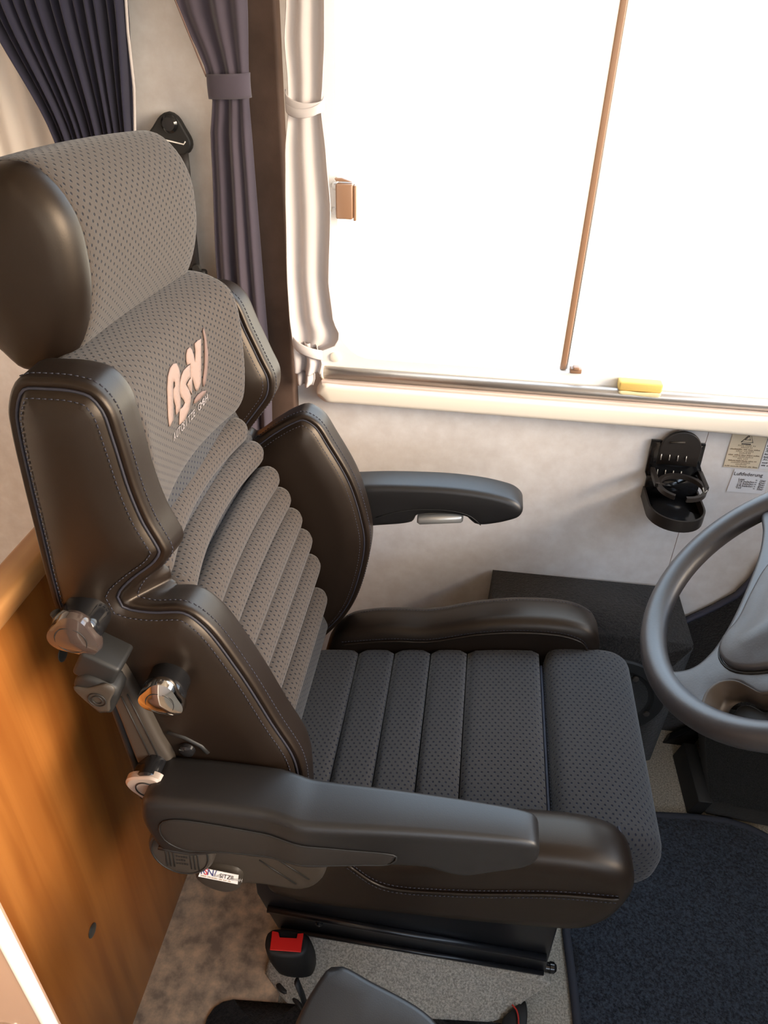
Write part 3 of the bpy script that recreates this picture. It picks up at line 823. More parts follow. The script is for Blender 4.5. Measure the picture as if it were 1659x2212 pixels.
# seat cushion: five quilted cloth panels that rise to the front
def ztop(x): return 0.470 + 0.15 * x
def pillow_prof(x0, x1, zb, bulge, r=0.008, n=10):
    out = [(x0 + 0.001, zb)]
    for k in range(n + 1):
        t = k / n; x = x0 + 0.0008 + (x1 - x0 - 0.0016) * t
        e = min(t, 1 - t) * (x1 - x0)
        q = max(0.0, 1 - e / r)
        out.append((x, ztop(x) + bulge * math.sin(math.pi * t) - r * 0.8 * (1 - math.sqrt(max(0, 1 - q * q)))))
    out.append((x1 - 0.001, zb))
    return out[::-1]
xs = [-0.225, -0.141, -0.082, -0.0235, 0.0345, 0.146]
cush = bpy.data.objects.new('seat_cushion', None); COL.objects.link(cush); cush.parent = seat; cush.location = (0, 0, 0)
for a, b in zip(xs[:-1], xs[1:]):
    slab('quilted_panel', pillow_prof(a, b, 0.40, 0.0022, 0.0045), 0.572, 0.884, 0.008, FABRIC2, cush, smooth_line=False, res=0.02, wdiv=2)
box('welt', (0.1475, 0.58, 0.40), (0.1515, 0.862, 0.479), mat('blue_black_piping', (0.020, 0.022, 0.038), 0.7), cush, 0.0015)
stitches('stitching', [[(0.1535, 0.575, 0.476), (0.1530, 0.87, 0.479)]], SEAM, cush)
# thigh support that slides out in front
ext = [(0.156, 0.475), (0.160, 0.489), (0.170, 0.4955), (0.20, 0.5005), (0.235, 0.503), (0.262, 0.500), (0.280, 0.488), (0.289, 0.466), (0.290, 0.44), (0.283, 0.415), (0.262, 0.398), (0.21, 0.39), (0.165, 0.395), (0.156, 0.42)]
slab('thigh_support', ext, 0.560, 0.898, 0.022, FABRIC2, seat, res=0.012, step=0.005, wdiv=3)

# leather side bolsters of the seat cushion
bl = [(-0.20, 0.425), (-0.17, 0.470), (-0.13, 0.487), (-0.09, 0.495), (-0.03, 0.502), (0.05, 0.530), (0.12, 0.545), (0.19, 0.546), (0.224, 0.532), (0.239, 0.505), (0.238, 0.468), (0.222, 0.425), (0.195, 0.398), (0.11, 0.383), (0.0, 0.374), (-0.16, 0.368), (-0.20, 0.385)]
nb = slab('cushion_bolster', bl, 0.494, 0.571, 0.022, LEATHER, seat, rad1=0.03, res=0.012, step=0.006)
fbz = slab('cushion_bolster', bl, 0.884, 0.958, 0.020, LEATHER, seat, rad1=0.024, dome0=0.0, res=0.012, step=0.006)
def line3(lst, y): return curve_pts([tuple(at(a, b, y=y)) for a, b in lst], 0.008, closed=False)
low = [(-0.092, 0.482), (-0.06, 0.452), (-0.037, 0.445), (0.046, 0.456), (0.152, 0.481), (0.222, 0.489)]
l1 = curve_pts([(x, 0.4925, z) for x, z in low], 0.008, closed=False)
l2 = [p + np.array((0, 0.0005, 0.0065)) for p in l1]; l3 = [p - np.array((0, 0.0005, 0.0065)) for p in l1]
tube('piping', l1, 0.002, LEATHER, nb, seg=6)
stitches('stitching', [l2, l3], SEAM, nb)
tube('piping', curve_pts([(0.05, 0.511, 0.531), (0.13, 0.508, 0.5375), (0.185, 0.508, 0.538), (0.212, 0.512, 0.531), (0.224, 0.535, 0.527), (0.222, 0.560, 0.528)], 0.006, closed=False), 0.002, SEAM, nb, seg=6)
inner = [(-0.17, 0.455), (-0.09, 0.474), (-0.03, 0.4815), (0.05, 0.509), (0.12, 0.523), (0.185, 0.5235), (0.212, 0.511), (0.221, 0.487), (0.218, 0.455)]
i1 = curve_pts([(x, 0.8825, z) for x, z in inner], 0.008, closed=False)
tube('piping', i1, 0.0018, LEATHER, fbz, seg=6)
stitches('stitching', [[p + np.array((0, 0.002, 0.004)) for p in i1], curve_pts([(x, 0.936, z + 0.001) for x, z in bl[1:9]], 0.008, closed=False)], SEAM, fbz)

# shell and frame below the cushion
box('seat_pan', (-0.21, 0.56, 0.30), (0.20, 0.90, 0.40), BLACK, seat, 0.01)
rail_px = [(555, 1930), (600, 2005), (1175, 2106), (1175, 1990), (1000, 1960), (800, 1935)]
for y, nm in ((0.600, 'seat_rail'), (0.842, 'seat_rail')):
    pr = [at(a, b, y=0.600) for a, b in ((555, 1930), (600, 2005), (1175, 2106))]
    q = [(pr[0].x, 0.30), (pr[0].x, pr[0].z), (pr[1].x, pr[1].z), (pr[2].x, pr[2].z), (pr[2].x, 0.30)]
    rl = prism(nm, [(x, y, z) for x, z in q], (0, 0.02, 0), BLACK_METAL, seat, 0.002)
    if y < 0.7:
        tube('rail_flange', [(-0.24, y - 0.003, 0.150), (-0.06, y - 0.004, 0.140), (0.195, y - 0.004, 0.128)], 0.006, BLACK_METAL, rl, seg=10)
        tube('rail_flange', [(-0.222, y - 0.003, 0.093), (0.198, y - 0.003, 0.078)], 0.004, BLACK_METAL, rl, seg=10)
        lathe('rail_bolt', [(0.006, 0), (0.0055, 0.004), (0.003, 0.006)], at(690, 1992, y=y), (0, -1, 0), GLOSS, rl, 16)
        e = at(1178, 2088, y=y + 0.008)
        lathe('rail_end_cap', [(0.0075, 0), (0.0075, 0.006), (0.009, 0.007), (0.0085, 0.013), (0.005, 0.017), (0.001, 0.018)], (e.x, e.y, e.z), (1, 0, 0.0), GLOSS, rl, 20)
box('swivel_plate', (-0.19, 0.622, 0.074), (0.19, 0.84, 0.30), BLACK_METAL, seat, 0.004)

# recliner side plate, hinge cover, badge and sticker
hc = [(212, 1400), (258, 1440), (285, 1482), (345, 1598), (372, 1650), (352, 1700), (330, 1712), (300, 1655), (262, 1560), (232, 1480)]
slab('recliner_cover', pix_xz(hc, 0.478), 0.476, 0.4935, 0.005, PLASTIC_G, seat, res=0.015, step=0.008)
for o_ in ((262, 1505, 330, 1645), (275, 1500, 345, 1640)):
    a, b = at(o_[0], o_[1], y=0.4755), at(o_[2], o_[3], y=0.4755)
    tube('cover_groove', [a, b], 0.0007, BLACK, seat, seg=5)
tube('frame_edge', [at(a, b, y=0.489) for a, b in ((118, 1322), (180, 1405), (240, 1500), (290, 1640), (312, 1720))], 0.005, BLACK, seat, seg=8)
tube('frame_tube', [at(a, b, y=0.500) for a, b in ((270, 1440), (330, 1560), (372, 1640))], 0.007, BLACK, seat, seg=8)
hinge = [(332, 1775), (330, 1800), (345, 1845), (380, 1875), (430, 1888), (470, 1908), (560, 1914), (655, 1926), (690, 1912), (704, 1880), (690, 1840), (620, 1780), (540, 1740), (430, 1700), (360, 1720)]
hg = slab('hinge_cover', pix_xz(hinge, 0.452), 0.450, 0.492, 0.012, PLASTIC_G, seat, res=0.012, step=0.008)
for a, b in (((560, 1858), (640, 1910)), ((590, 1850), (668, 1900))):
    tube('cover_groove', [at(*a, y=0.4495), at(*b, y=0.4495)], 0.0008, BLACK, hg, seg=5)
# round badge with raised lettering on the hinge
bc = at(398, 1822, y=0.445)
disc = lathe('hinge_badge', [(0.037, -0.002), (0.037, 0.008), (0.0345, 0.012), (0.031, 0.013)], bc, (0, -1, 0.12), PLASTIC_G, seat, 44)
BA = Vector((0, -1, 0.12)).normalized(); BU = Vector((0, 0.12, 1)).normalized()
ringp = [bc + BA * 0.0132 + (Vector((1, 0, 0)) * math.cos(t) + BU * math.sin(t)) * 0.0315 for t in np.linspace(0, 2 * math.pi, 48, endpoint=False)]
tube('badge_ring', ringp, 0.0008, BLACK, disc, closed=True, seg=5)
for k in range(3):
    for s in (-1, 1):
        x = s * 0.0095 + s * 0.0042 * k + 0.002
        tube('badge_bar', [bc + BA * 0.0133 + Vector((x, 0, 0)) - BU * 0.022, bc + BA * 0.0133 + Vector((x, 0, 0)) + BU * 0.012], 0.0007, BLACK, disc, seg=5)
for k in range(3):
    blurred_line('badge_lettering', bc + BA * 0.0131 + Vector((0.0015, 0, 0)) - BU * (0.006 + 0.0055 * k), (1, 0, 0), BU, 0.013, 0.0036, BLACK, disc, 40 + k, 'CENTER')
# white sticker on a small moulded ledge
st = [at(437, 1873, y=0.440), at(516, 1889, y=0.440), at(514, 1909, y=0.434), at(429, 1892, y=0.434)]
sx = (st[1] - st[0]).normalized(); sz = (st[0] - st[3]).normalized(); sn = sx.cross(sz).normalized()
if sn.dot(CAM - st[0]) < 0: sn = -sn
ledge = slab('hinge_ledge', pix_xz([(426, 1876), (440, 1866), (520, 1880), (524, 1905), (515, 1922), (490, 1926), (450, 1915), (420, 1893)], 0.448), 0.4435, 0.475, 0.010, PLASTIC_G, seat, res=0.01, step=0.006)
stk = prism('sticker', [p + sn * 0.001 for p in st], sn * 0.0006, PAPER_W, ledge)
ww = (st[1] - st[0]).length; hh = (st[0] - st[3]).length
def stp(u, v): return st[3] + (st[2] - st[3]) * u + (st[0] - st[3]) * v + sn * 0.0017
bl_ = stp(0.03, 0.42)
words('sticker_letter', 'R', stp(0.02, 0.36), sx, sz, 0.0100, INK_B, stk)
words('sticker_letter', 'S', stp(0.105, 0.36), sx, sz, 0.0100, INK_R, stk)
words('sticker_letter', 'N/', stp(0.185, 0.36), sx, sz, 0.0100, INK_B, stk)
words('sticker_word', 'auto', stp(0.345, 0.36), sx, sz, 0.0058, SILVER, stk)
words('sticker_word', 'SITZE', stp(0.50, 0.36), sx, sz, 0.0066, INK, stk)
words('sticker_word', 'GmbH', stp(0.78, 0.36), sx, sz, 0.0050, SILVER, stk)
blurred_line('sticker_line', stp(0.06, 0.12), sx, sz, ww * 0.85, 0.0016, INK_F, stk, 5)

# recline knobs: gloss black drum with a lobed chrome face
def lobe3(t): return 1 + 0.13 * math.cos(3 * t + 0.6)
def knob(face, base_off, m, r=0.0205):
    f = at(*face, y=0.461)
    ax = Vector((0.04, -1, -0.02)).normalized()
    k = lathe('recline_knob', [(r * 0.98, -0.038), (r * 0.98, -0.012), (r * 1.02, -0.010), (r * 1.02, -0.004), (r * 0.96, -0.002)], f, ax, GLOSS, seat, 48)
    lathe('knob_face', [(r * 1.03, -0.006), (r * 1.08, -0.002), (r * 1.0, 0.004), (r * 0.55, 0.008), (r * 0.1, 0.009)], f, ax, m, k, 60, lobe3)
    U = ax.cross(Vector((0, 0, 1))).normalized(); Wv = ax.cross(U)
    tube('face_ring', [f + ax * 0.0072 + (U * math.cos(t) + Wv * math.sin(t)) * r * 0.66 for t in np.linspace(0, 2 * math.pi, 36, endpoint=False)], 0.0005, BLACK, k, closed=True, seg=5)
    return k
DARKCHROME = mat('dark_gloss_brown', (0.05, 0.035, 0.03), 0.12, spec=0.8, coat=0.5)
knob((350, 1508), 0, CHROME)['label'] = 'black drum knob with bright chrome face'
knob((160, 1372), 0, DARKCHROME, 0.0225)['label'] = 'dark glossy brown knob'
box('lever_mount', tuple(at(222, 1425, y=0.47) - Vector((0.020, 0.016, 0.018))), tuple(at(222, 1425, y=0.47) + Vector((0.019, 0.022, 0.016))), BLACK, seat, 0.004, rot=Matrix.Rotation(math.radians(28), 3, 'Y'))
lv = [at(a, b, y=0.452) for a, b in ((157, 1480), (180, 1460), (232, 1478), (254, 1494), (246, 1525), (236, 1545), (216, 1542))]
lever = slab('tilt_lever', [(p.x, p.z) for p in lv], 0.450, 0.476, 0.006, BLACK, seat, res=0.008, step=0.005)
lf = [(157, 1486), (186, 1488), (230, 1480), (246, 1490), (236, 1518), (234, 1540), (216, 1538)]
slab('lever_face', pix_xz(lf, 0.448), 0.4475, 0.452, 0.002, PLASTIC_G, lever, res=0.008, step=0.005)
lc = at(210, 1512, y=0.447)
for r_ in (0.0085, 0.005):
    tube('face_ring', [lc + Vector((math.cos(t) * r_, -0.0003, math.sin(t) * r_)) for t in np.linspace(0, 6.283, 28, endpoint=False)], 0.0006, BLACK, lever, closed=True, seg=5)
lathe('frame_bolt', [(0.009, 0), (0.008, 0.004), (0.004, 0.006)], at(405, 1618, y=0.485), (0, -1, 0), GLOSS, seat, 20)
tube('frame_wire', [at(a, b, y=0.488) for a, b in ((362, 1580), (400, 1592), (435, 1610), (450, 1625))], 0.003, BLACK, seat, seg=8)
# height wheel half hidden behind the armrest
hw = at(318, 1700, y=0.452)
wk = lathe('height_knob', [(0.020, -0.04), (0.020, -0.002), (0.018, 0)], hw, (0, -1, 0), GLOSS, seat, 36, lobe3)
lathe('knob_face', [(0.021, -0.006), (0.0205, 0.001), (0.018, 0.003)], hw, (0, -1, 0), mat('champagne_plastic', (0.55, 0.45, 0.38), 0.3, metal=0.4), wk, 40, lambda t: 1 + 0.12 * math.cos(3 * t + 2.4))
tube('face_ring', [hw + Vector((math.cos(t) * 0.011, -0.0035, math.sin(t) * 0.011)) for t in np.linspace(0, 6.283, 32, endpoint=False)], 0.0008, BLACK, wk, closed=True, seg=5)

# armrests
def near_mp(u, v, w):
    k = 1.0 - 0.34 * max(0.0, min(1.0, (u + 0.12) / 0.22))
    bulge = 0.004 * max(0.0, min(1.0, (-u - 0.13) / 0.03))
    return (u, 0.480 + bulge * 1.5 - (0.482 - w) * k, v)
arm_near = [(-0.297, 0.635), (-0.290, 0.656), (-0.25, 0.663), (-0.14, 0.664), (-0.12, 0.662), (-0.03, 0.662), (0.05, 0.659), (0.09, 0.655), (0.105, 0.650), (0.110, 0.640), (0.109, 0.620), (0.100, 0.609), (0.070, 0.597), (0.040, 0.587), (0.018, 0.592), (0.0, 0.599), (-0.07, 0.598), (-0.15, 0.590), (-0.215, 0.585), (-0.255, 0.572), (-0.282, 0.574), (-0.293, 0.60)]
an = slab('armrest', arm_near, 0.421, 0.482, 0.010, PLASTIC, seat, mp=near_mp, res=0.012, step=0.006, wdiv=2)
rec = [(-0.275, 0.626), (-0.262, 0.637), (-0.15, 0.634), (-0.08, 0.630), (-0.03, 0.623), (-0.035, 0.610), (-0.07, 0.6045), (-0.15, 0.5965), (-0.215, 0.592), (-0.255, 0.586), (-0.274, 0.60)]
slab('side_inlay', rec, 0.4195, 0.424, 0.002, PLASTIC_S, an, mp=near_mp, res=0.012, step=0.006)
tube('inlay_groove', [near_mp(p[0], p[1], 0.4200) for p in curve_pts(rec, 0.008)], 0.0009, BLACK, an, closed=True, seg=5)
lip = curve_pts([(-0.285, 0.578), (-0.25, 0.576), (-0.215, 0.588), (-0.15, 0.5925), (-0.10, 0.5975)], 0.01, closed=False)
tube('armrest_rim', [near_mp(p[0], p[1], 0.423) for p in lip], 0.0022, PLASTIC, an, seg=8)
arm_far = [(-0.22, 0.675), (-0.20, 0.695), (-0.15, 0.706), (-0.07, 0.714), (0.0, 0.716), (0.055, 0.711), (0.086, 0.702), (0.098, 0.688), (0.094, 0.674), (0.075, 0.663), (0.055, 0.656), (0.036, 0.652), (0.022, 0.655), (0.014, 0.664), (-0.066, 0.658), (-0.070, 0.647), (-0.13, 0.631), (-0.20, 0.618), (-0.22, 0.64)]
af = slab('armrest', arm_far, 0.974, 1.030, 0.010, PLASTIC, seat, res=0.012, step=0.005)
a_, b_ = at(900, 1129, y=0.982), at(1000, 1126, y=0.982)
tube('adjuster_wheel', [(a_.x, 0.990, a_.z + 0.002), (a_.x + 0.004, 0.990, a_.z + 0.002), (b_.x - 0.004, 0.990, b_.z + 0.002), (b_.x, 0.990, b_.z + 0.002)], [0.006, 0.009, 0.009, 0.006], SILVER, af, seg=20)
tube('moulding_line', curve_pts([(-0.13, 0.973, 0.652), (-0.09, 0.973, 0.668), (-0.05, 0.973, 0.676), (-0.005, 0.973, 0.677), (0.02, 0.973, 0.670), (0.036, 0.973, 0.656)], 0.01, closed=False), 0.0008, BLACK, af, seg=5)
tube('armrest_pivot', [(-0.21, 0.95, 0.655), (-0.21, 0.985, 0.655)], 0.02, BLACK, af, seg=20)
tube('armrest_pivot', [(-0.265, 0.47, 0.615), (-0.265, 0.50, 0.615)], 0.02, BLACK, an, seg=20)

# ------------------------------------------------------------------ pedestal, floor coverings
pp = [at(a, b, y=0.598) for a, b in ((596, 2004), (1180, 2107))]
ped = bpy.data.objects.new('floor_pedestal', None); COL.objects.link(ped); ped.location = (0, 0.7, 0); ped['kind'] = 'structure'
box('pedestal_top', (-0.215, 0.600, 0.0), (0.200, 0.90, 0.060), CARPETB, ped, 0.004)
fl = [at(575, 2118, z=0.006), at(640, 2168, z=0.004), at(930, 2200, z=0.004), at(1095, 2197, z=0.004), at(1122, 2162, z=0.010), at(1188, 2124, z=0.045)]
rim = [(0.200, 0.598, 0.066), (-0.20, 0.598, 0.080), (-0.222, 0.598, 0.078)]
def flap_fn(u, v):
    top = Vector((-0.226 + 0.432 * u, 0.604 - 0.004 * u, 0.083 - 0.014 * u))
    bot_px = [(575, 2100), (620, 2165), (760, 2182), (930, 2200), (1060, 2206), (1100, 2192), (1130, 2160), (1190, 2122)]
    s = u * (len(bot_px) - 1); i = min(int(s), len(bot_px) - 2); f = s - i
    px = bot_px[i][0] + (bot_px[i + 1][0] - bot_px[i][0]) * f; py = bot_px[i][1] + (bot_px[i + 1][1] - bot_px[i][1]) * f
    b = at(px, py, z=0.006 + (0.045 * max(0, (u - 0.75) / 0.25)))
    q = top.lerp(b, v)
    q.z += 0.010 * math.sin(math.pi * min(1, v * 1.6)) * (1 - v) + 0.002 * math.sin(9 * u + 4 * v)
    return q
flo = grid_mesh('carpet_flap', flap_fn, 48, 16, CARPETB, ped, 0.006)
tube('rolled_edge', [(-0.226 + 0.43 * t, 0.598 - 0.003 * t, 0.082 - 0.0135 * t) for t in np.linspace(0, 1, 20)], 0.0065, CARPETB, ped, seg=10)

def floor_mat(name, label, px, m, z=0.0, th=0.008, edge=True, cat='mat'):
    pts = [(p.x, p.y) for p in (at(a, b, z=z + th) for a, b in px)]
    t = thing(name, label, cat, (0, 0, 0))
    slab('mat_pile', pts, z, z + th, 0.0005, m, t, mp=lambda u, v, w: (u, v, w), rad1=0.003, res=0.03, step=0.012, smooth_line=False)
    if edge:
        B = curve_pts(pts, 0.02)
        n = len(pts); line = []
        for i in range(n):
            a, b = np.array(pts[i]), np.array(pts[(i + 1) % n])
            k = max(1, int(np.linalg.norm(b - a) / 0.02))
            for j in range(k): line.append(a + (b - a) * j / k)
        tube('mat_binding', [(p[0], p[1], z + th * 0.75) for p in line], 0.0075, mat('dark_blue_binding', (0.028, 0.032, 0.046), 0.8, bump=0.6, bscale=500), t, closed=True, seg=8, flat=0.8)
    return t
floor_mat('blue_floor_mat', 'blue-black bound carpet mat on the floor in front of the seat', [(1218, 1905), (1225, 2020), (1238, 2120), (1248, 2212), (1256, 2300), (1290, 2420), (1900, 2420), (1900, 1905), (1760, 1850), (1659, 1808), (1620, 1788), (1570, 1772), (1500, 1764), (1420, 1760), (1330, 1757), (1225, 1752)], MATBLUE)
floor_mat('aisle_mat', 'black rounded mat on the stone vinyl at the bottom edge', [(438, 2225), (448, 2195), (462, 2175), (482, 2162), (505, 2157), (640, 2167), (950, 2196), (1120, 2212), (1130, 2260), (1130, 2420), (400, 2420)], CARPETK, 0.004, 0.006, False)

# black cable clip with a red wire at the end of the carpet flap
wc = at(1118, 2190, z=0.02)
wire = thing('cable_end', 'black cable end with a thin red wire beside the beige flap', 'cable', (wc.x, wc.y, 0.0))
slab('cable_cover', [(p.x, p.y) for p in (at(a, b, z=0.02) for a, b in ((1085, 2205), (1112, 2175), (1134, 2160), (1134, 2225), (1090, 2235)))], 0.001, 0.022, 0.004, BLACK, wire, mp=lambda u, v, w: (u, v, w), res=0.01, step=0.006)
tube('red_wire', curve_pts([tuple(at(a, b, z=0.026)) for a, b in ((1106, 2170), (1116, 2182), (1120, 2200), (1120, 2220))], 0.006, closed=False), 0.0012, REDWIRE, wire, seg=6)

# ------------------------------------------------------------------ belt buckle standing on the floor
bk = thing('belt_buckle', 'black belt buckle with red release button standing on the vinyl floor', 'buckle', (-0.165, 0.52, 0.0))
BZ = 0.17
ctr = at(620, 2062, z=BZ)
bx = [at(576, 2005, z=BZ), at(664, 2016, z=BZ), at(656, 2062, z=BZ), at(578, 2055, z=BZ)]
def bk_fn():
    top = [at(583, 2008, z=BZ), at(658, 2014, z=BZ), at(667, 2026, z=BZ), at(654, 2062, z=BZ - 0.002), at(578, 2057, z=BZ - 0.002), at(572, 2030, z=BZ)]
    return [(p.x, p.y) for p in top]
cxy = np.mean(np.array(bk_fn()), axis=0)
def bk_mp(u, v, w):
    t = (BZ - w) / 0.075
    k = 1.0 + 0.10 * math.sin(math.pi * min(1, max(0, t))) - 0.10 * t
    return (cxy[0] + (u - cxy[0]) * k + 0.012 * t, cxy[1] + (v - cxy[1]) * k + 0.002 * t, w)
body = slab('buckle_body', bk_fn(), BZ - 0.075, BZ, 0.006, BLACK, bk, mp=bk_mp, res=0.008, step=0.005, wdiv=10)
rb = [at(a, b, z=BZ + 0.001) for a, b in ((588, 2012), (602, 2015), (604, 2026), (641, 2028), (643, 2018), (656, 2017), (650, 2058), (583, 2053))]
prism('release_button', rb, (0, 0, 0.0022), RED, body, 0.0008)
sl_ = [at(a, b, z=BZ + 0.0005) for a, b in ((604, 2014), (642, 2018), (640, 2026), (605, 2024))]
prism('tongue_slot', sl_, (0, 0, 0.0008), GLOSS, body)
sb = at(640, 2095, z=BZ - 0.07)
tube('stalk', [(ctr.x + 0.012, ctr.y - 0.004, BZ - 0.07), (ctr.x + 0.020, ctr.y - 0.006, 0.06), (ctr.x + 0.028, ctr.y - 0.010, 0.006)], 0.007, BLACK, bk, seg=10, flat=0.5)
pl = [at(a, b, z=0.012) for a, b in ((596, 2128), (640, 2120), (648, 2130), (620, 2148), (606, 2142))]
slab('anchor_foot', [(p.x, p.y) for p in pl], 0.004, 0.016, 0.003, BLACK, bk, mp=lambda u, v, w: (u, v, w), res=0.006, step=0.005)
tube('stalk', [(ctr.x + 0.026, ctr.y - 0.010, 0.008), (pl[3].x, pl[3].y + 0.006, 0.010)], 0.004, BLACK, bk, seg=8)

# ------------------------------------------------------------------ carpeted speaker box at the wall
sp = thing('carpet_box', 'black carpeted box fixed to the side wall beyond the seat', 'box', (0.25, 1.11, 0.07))
sb_pts = [(0.076, YW - 0.001, 0.398), (0.437, YW - 0.001, 0.398)]
slab('box_body', [(0.070, 0.075), (0.078, 0.398), (0.435, 0.398), (0.436, 0.39), (0.428, 0.078), (0.410, 0.066), (0.10, 0.066)], 1.030, YW - 0.0005, 0.006, CARPETK, sp, smooth_line=False, res=0.05)
spk = thing('round_speaker', 'round black speaker ring with two screws on the carpeted box', 'speaker', (0.338, 1.028, 0.245))
scn = Vector((0.318, 1.0295, 0.255))
RS = 0.098
lathe('speaker_ring', [(RS, 0.0), (RS, 0.004), (RS - 0.003, 0.007), (RS - 0.022, 0.0075), (RS - 0.026, 0.004), (RS - 0.028, 0.003)], scn, (0, -1, 0), BLACK, spk, 56)
lathe('speaker_cone', [(0.066, 0.0036), (0.05, 0.0042), (0.03, 0.006), (0.012, 0.009), (0.003, 0.010)], scn, (0, -1, 0), WEAVE, spk, 40)
for px, py in ((1373, 1466), (1396, 1541)):
    q = at(px, py, y=1.022)
    lathe('speaker_screw', [(0.006, 0), (0.0055, 0.003), (0.002, 0.004)], q, (0, -1, 0), PLASTIC_G, spk, 16)

# dark carpeted kick panel and woven footwell lining at the right
kp = [at(1470, 1345, y=YW - 0.012), at(1540, 1312, y=YW - 0.012), at(1590, 1285, y=YW - 0.012), at(1620, 1255, y=YW - 0.012), at(1660, 1195, y=YW - 0.012)]
kick = thing('kick_panel', 'dark carpeted kick panel against the wall behind the steering wheel', 'panel', (0.6, 1.19, 0))
kp2 = [(0.445, 0.0)] + [(0.445, kp[0].z - 0.012)] + [(p.x, p.z) for p in kp] + [(0.80, kp[-1].z + 0.10), (1.14, kp[-1].z + 0.16), (1.14, 0.0)]
slab('panel_carpet', kp2, YW - 0.016, YW - 0.0005, 0.003, CARPETK, kick, smooth_line=False, res=0.06)
tube('panel_edge', [(p.x, YW - 0.014, p.z) for p in [Vector((0.447, 0, kp[0].z - 0.006))] + kp] + [(0.80, YW - 0.014, kp[-1].z + 0.10)], 0.006, mat('blue_grey_edging', (0.05, 0.05, 0.075), 0.6), kick, seg=8)
fw = thing('footwell_box', 'black woven-covered footwell box on the floor under the steering wheel', 'box', (0.7, 1.05, 0))
q1, q2, q3, q4 = at(1483, 1757, z=0.0), at(1517, 1762, z=0.04), at(1495, 1632, z=0.04), at(1452, 1632, z=0.0)
prism('box_side', [(q1.x, q1.y, 0.0), (q1.x + 0.012, q1.y - 0.002, 0.045), (q4.x + 0.012, q4.y, 0.045), (q4.x, q4.y, 0.0)], (0.028, 0, 0), BLACK, fw, 0.002)
prism('woven_cover', [(q1.x + 0.036, q1.y + 0.004, 0.0), (q1.x + 0.036, q1.y + 0.004, 0.043), (1.12, 0.93, 0.043), (1.12, 0.93, 0.0)], (0, 0.18, 0.08), WEAVE, fw, 0.003)
prism('pedal_bar', [tuple(at(a, b, y=1.15)) for a, b in ((1418, 1618), (1432, 1604), (1502, 1572), (1520, 1580), (1500, 1610), (1448, 1630))], (0.0, 0.03, -0.02), GLOSS, fw, 0.003)

# ------------------------------------------------------------------ cup holder and notices on the wall
cup = thing('cup_holder', 'black folding cup holder fixed to the wall below the sill', 'cup holder', (0.365, YW, 0.62))
bp = pix_xz([(1408, 949), (1430, 951), (1438, 962), (1500, 968), (1508, 957), (1524, 958), (1512, 1004), (1516, 1018), (1490, 1055), (1400, 1045), (1393, 1018)], YW - 0.004)
slab('back_plate', bp, YW - 0.010, YW - 0.0005, 0.002, GLOSS, cup, smooth_line=False, res=0.02)
ldc = at(1469, 972, y=YW - 0.014)
lid = []
for k in range(25):
    t = math.radians(-10 + 200 * k / 24); lid.append((ldc.x + 0.0345 * math.cos(t), ldc.z + 0.036 * math.sin(t)))
lid += [(ldc.x - 0.034, ldc.z - 0.030), (ldc.x + 0.034, ldc.z - 0.030)]
lidm = mat('satin_black_plastic', (0.026, 0.021, 0.018), 0.4)
lo = slab('hinged_disc', lid, YW - 0.0175, YW - 0.0105, 0.002, lidm, cup, smooth_line=False, res=0.02)
lg = at(1462, 958, y=YW - 0.018)
tube('maker_mark', [(lg.x - 0.012, YW - 0.018, lg.z + 0.001), (lg.x + 0.013, YW - 0.018, lg.z + 0.003)], 0.0018, PLASTIC_G, lo, seg=6)
for k in range(4):
    a, b = at(1429 + 18 * k, 981 + 1.5 * k, y=YW - 0.0185), at(1427 + 18 * k, 993 + 1.5 * k, y=YW - 0.0185)
    tube('plate_slot', [a, b], 0.0009, SILVER, cup, seg=6)
for k in range(4):
    a, b = at(1421 + 17 * k, 1014 + 1.5 * k, y=YW - 0.0108), at(1419 + 17 * k, 1026 + 1.5 * k, y=YW - 0.0108)
    tube('plate_slot', [a, b], 0.0009, SILVER, cup, seg=6)
# ring arm folded forward
RC = Vector((0.372, YW - 0.062, 0.662))
rp = []
for k in range(40):
    t = 2 * math.pi * k / 40
    rp.append((RC.x + 0.037 * math.cos(t), RC.y + 0.037 * math.sin(t), RC.z))
rg = []
for (x, y, z) in rp: rg.append((x, y, z))
ringV, ringF = [], []
for i, (x, y, z) in enumerate(rp):
    dx, dy = (x - RC.x), (y - RC.y)
    for k_, h_ in ((0.93, 0.0), (1.10, 0.0), (1.10, -0.008), (0.93, -0.008)):
        ringV.append((RC.x + dx * k_, RC.y + dy * k_, z + h_))
for i in range(40):
    if 27 <= i <= 29: continue
    j = (i + 1) % 40
    for k_ in range(4): ringF.append((i * 4 + k_, i * 4 + (k_ + 1) % 4, j * 4 + (k_ + 1) % 4, j * 4 + k_))
me = mesh_of(ringV, ringF); fix_normals(me)
ro = link('cup_ring', me, lidm, cup, False); autosmooth(ro)
for s in (-1, 1):
    box('ring_arm', (RC.x + s * 0.0405 - 0.004, RC.y + 0.0, RC.z - 0.008), (RC.x + s * 0.0405 + 0.004, YW - 0.008, RC.z + 0.001), lidm, ro, 0.001)
tube('spring_clip', [(RC.x + 0.030, RC.y - 0.012, RC.z + 0.006), (RC.x + 0.033, RC.y - 0.016, RC.z - 0.002), (RC.x + 0.036, RC.y - 0.018, RC.z + 0.005)], 0.0009, SILVER, ro, seg=6)
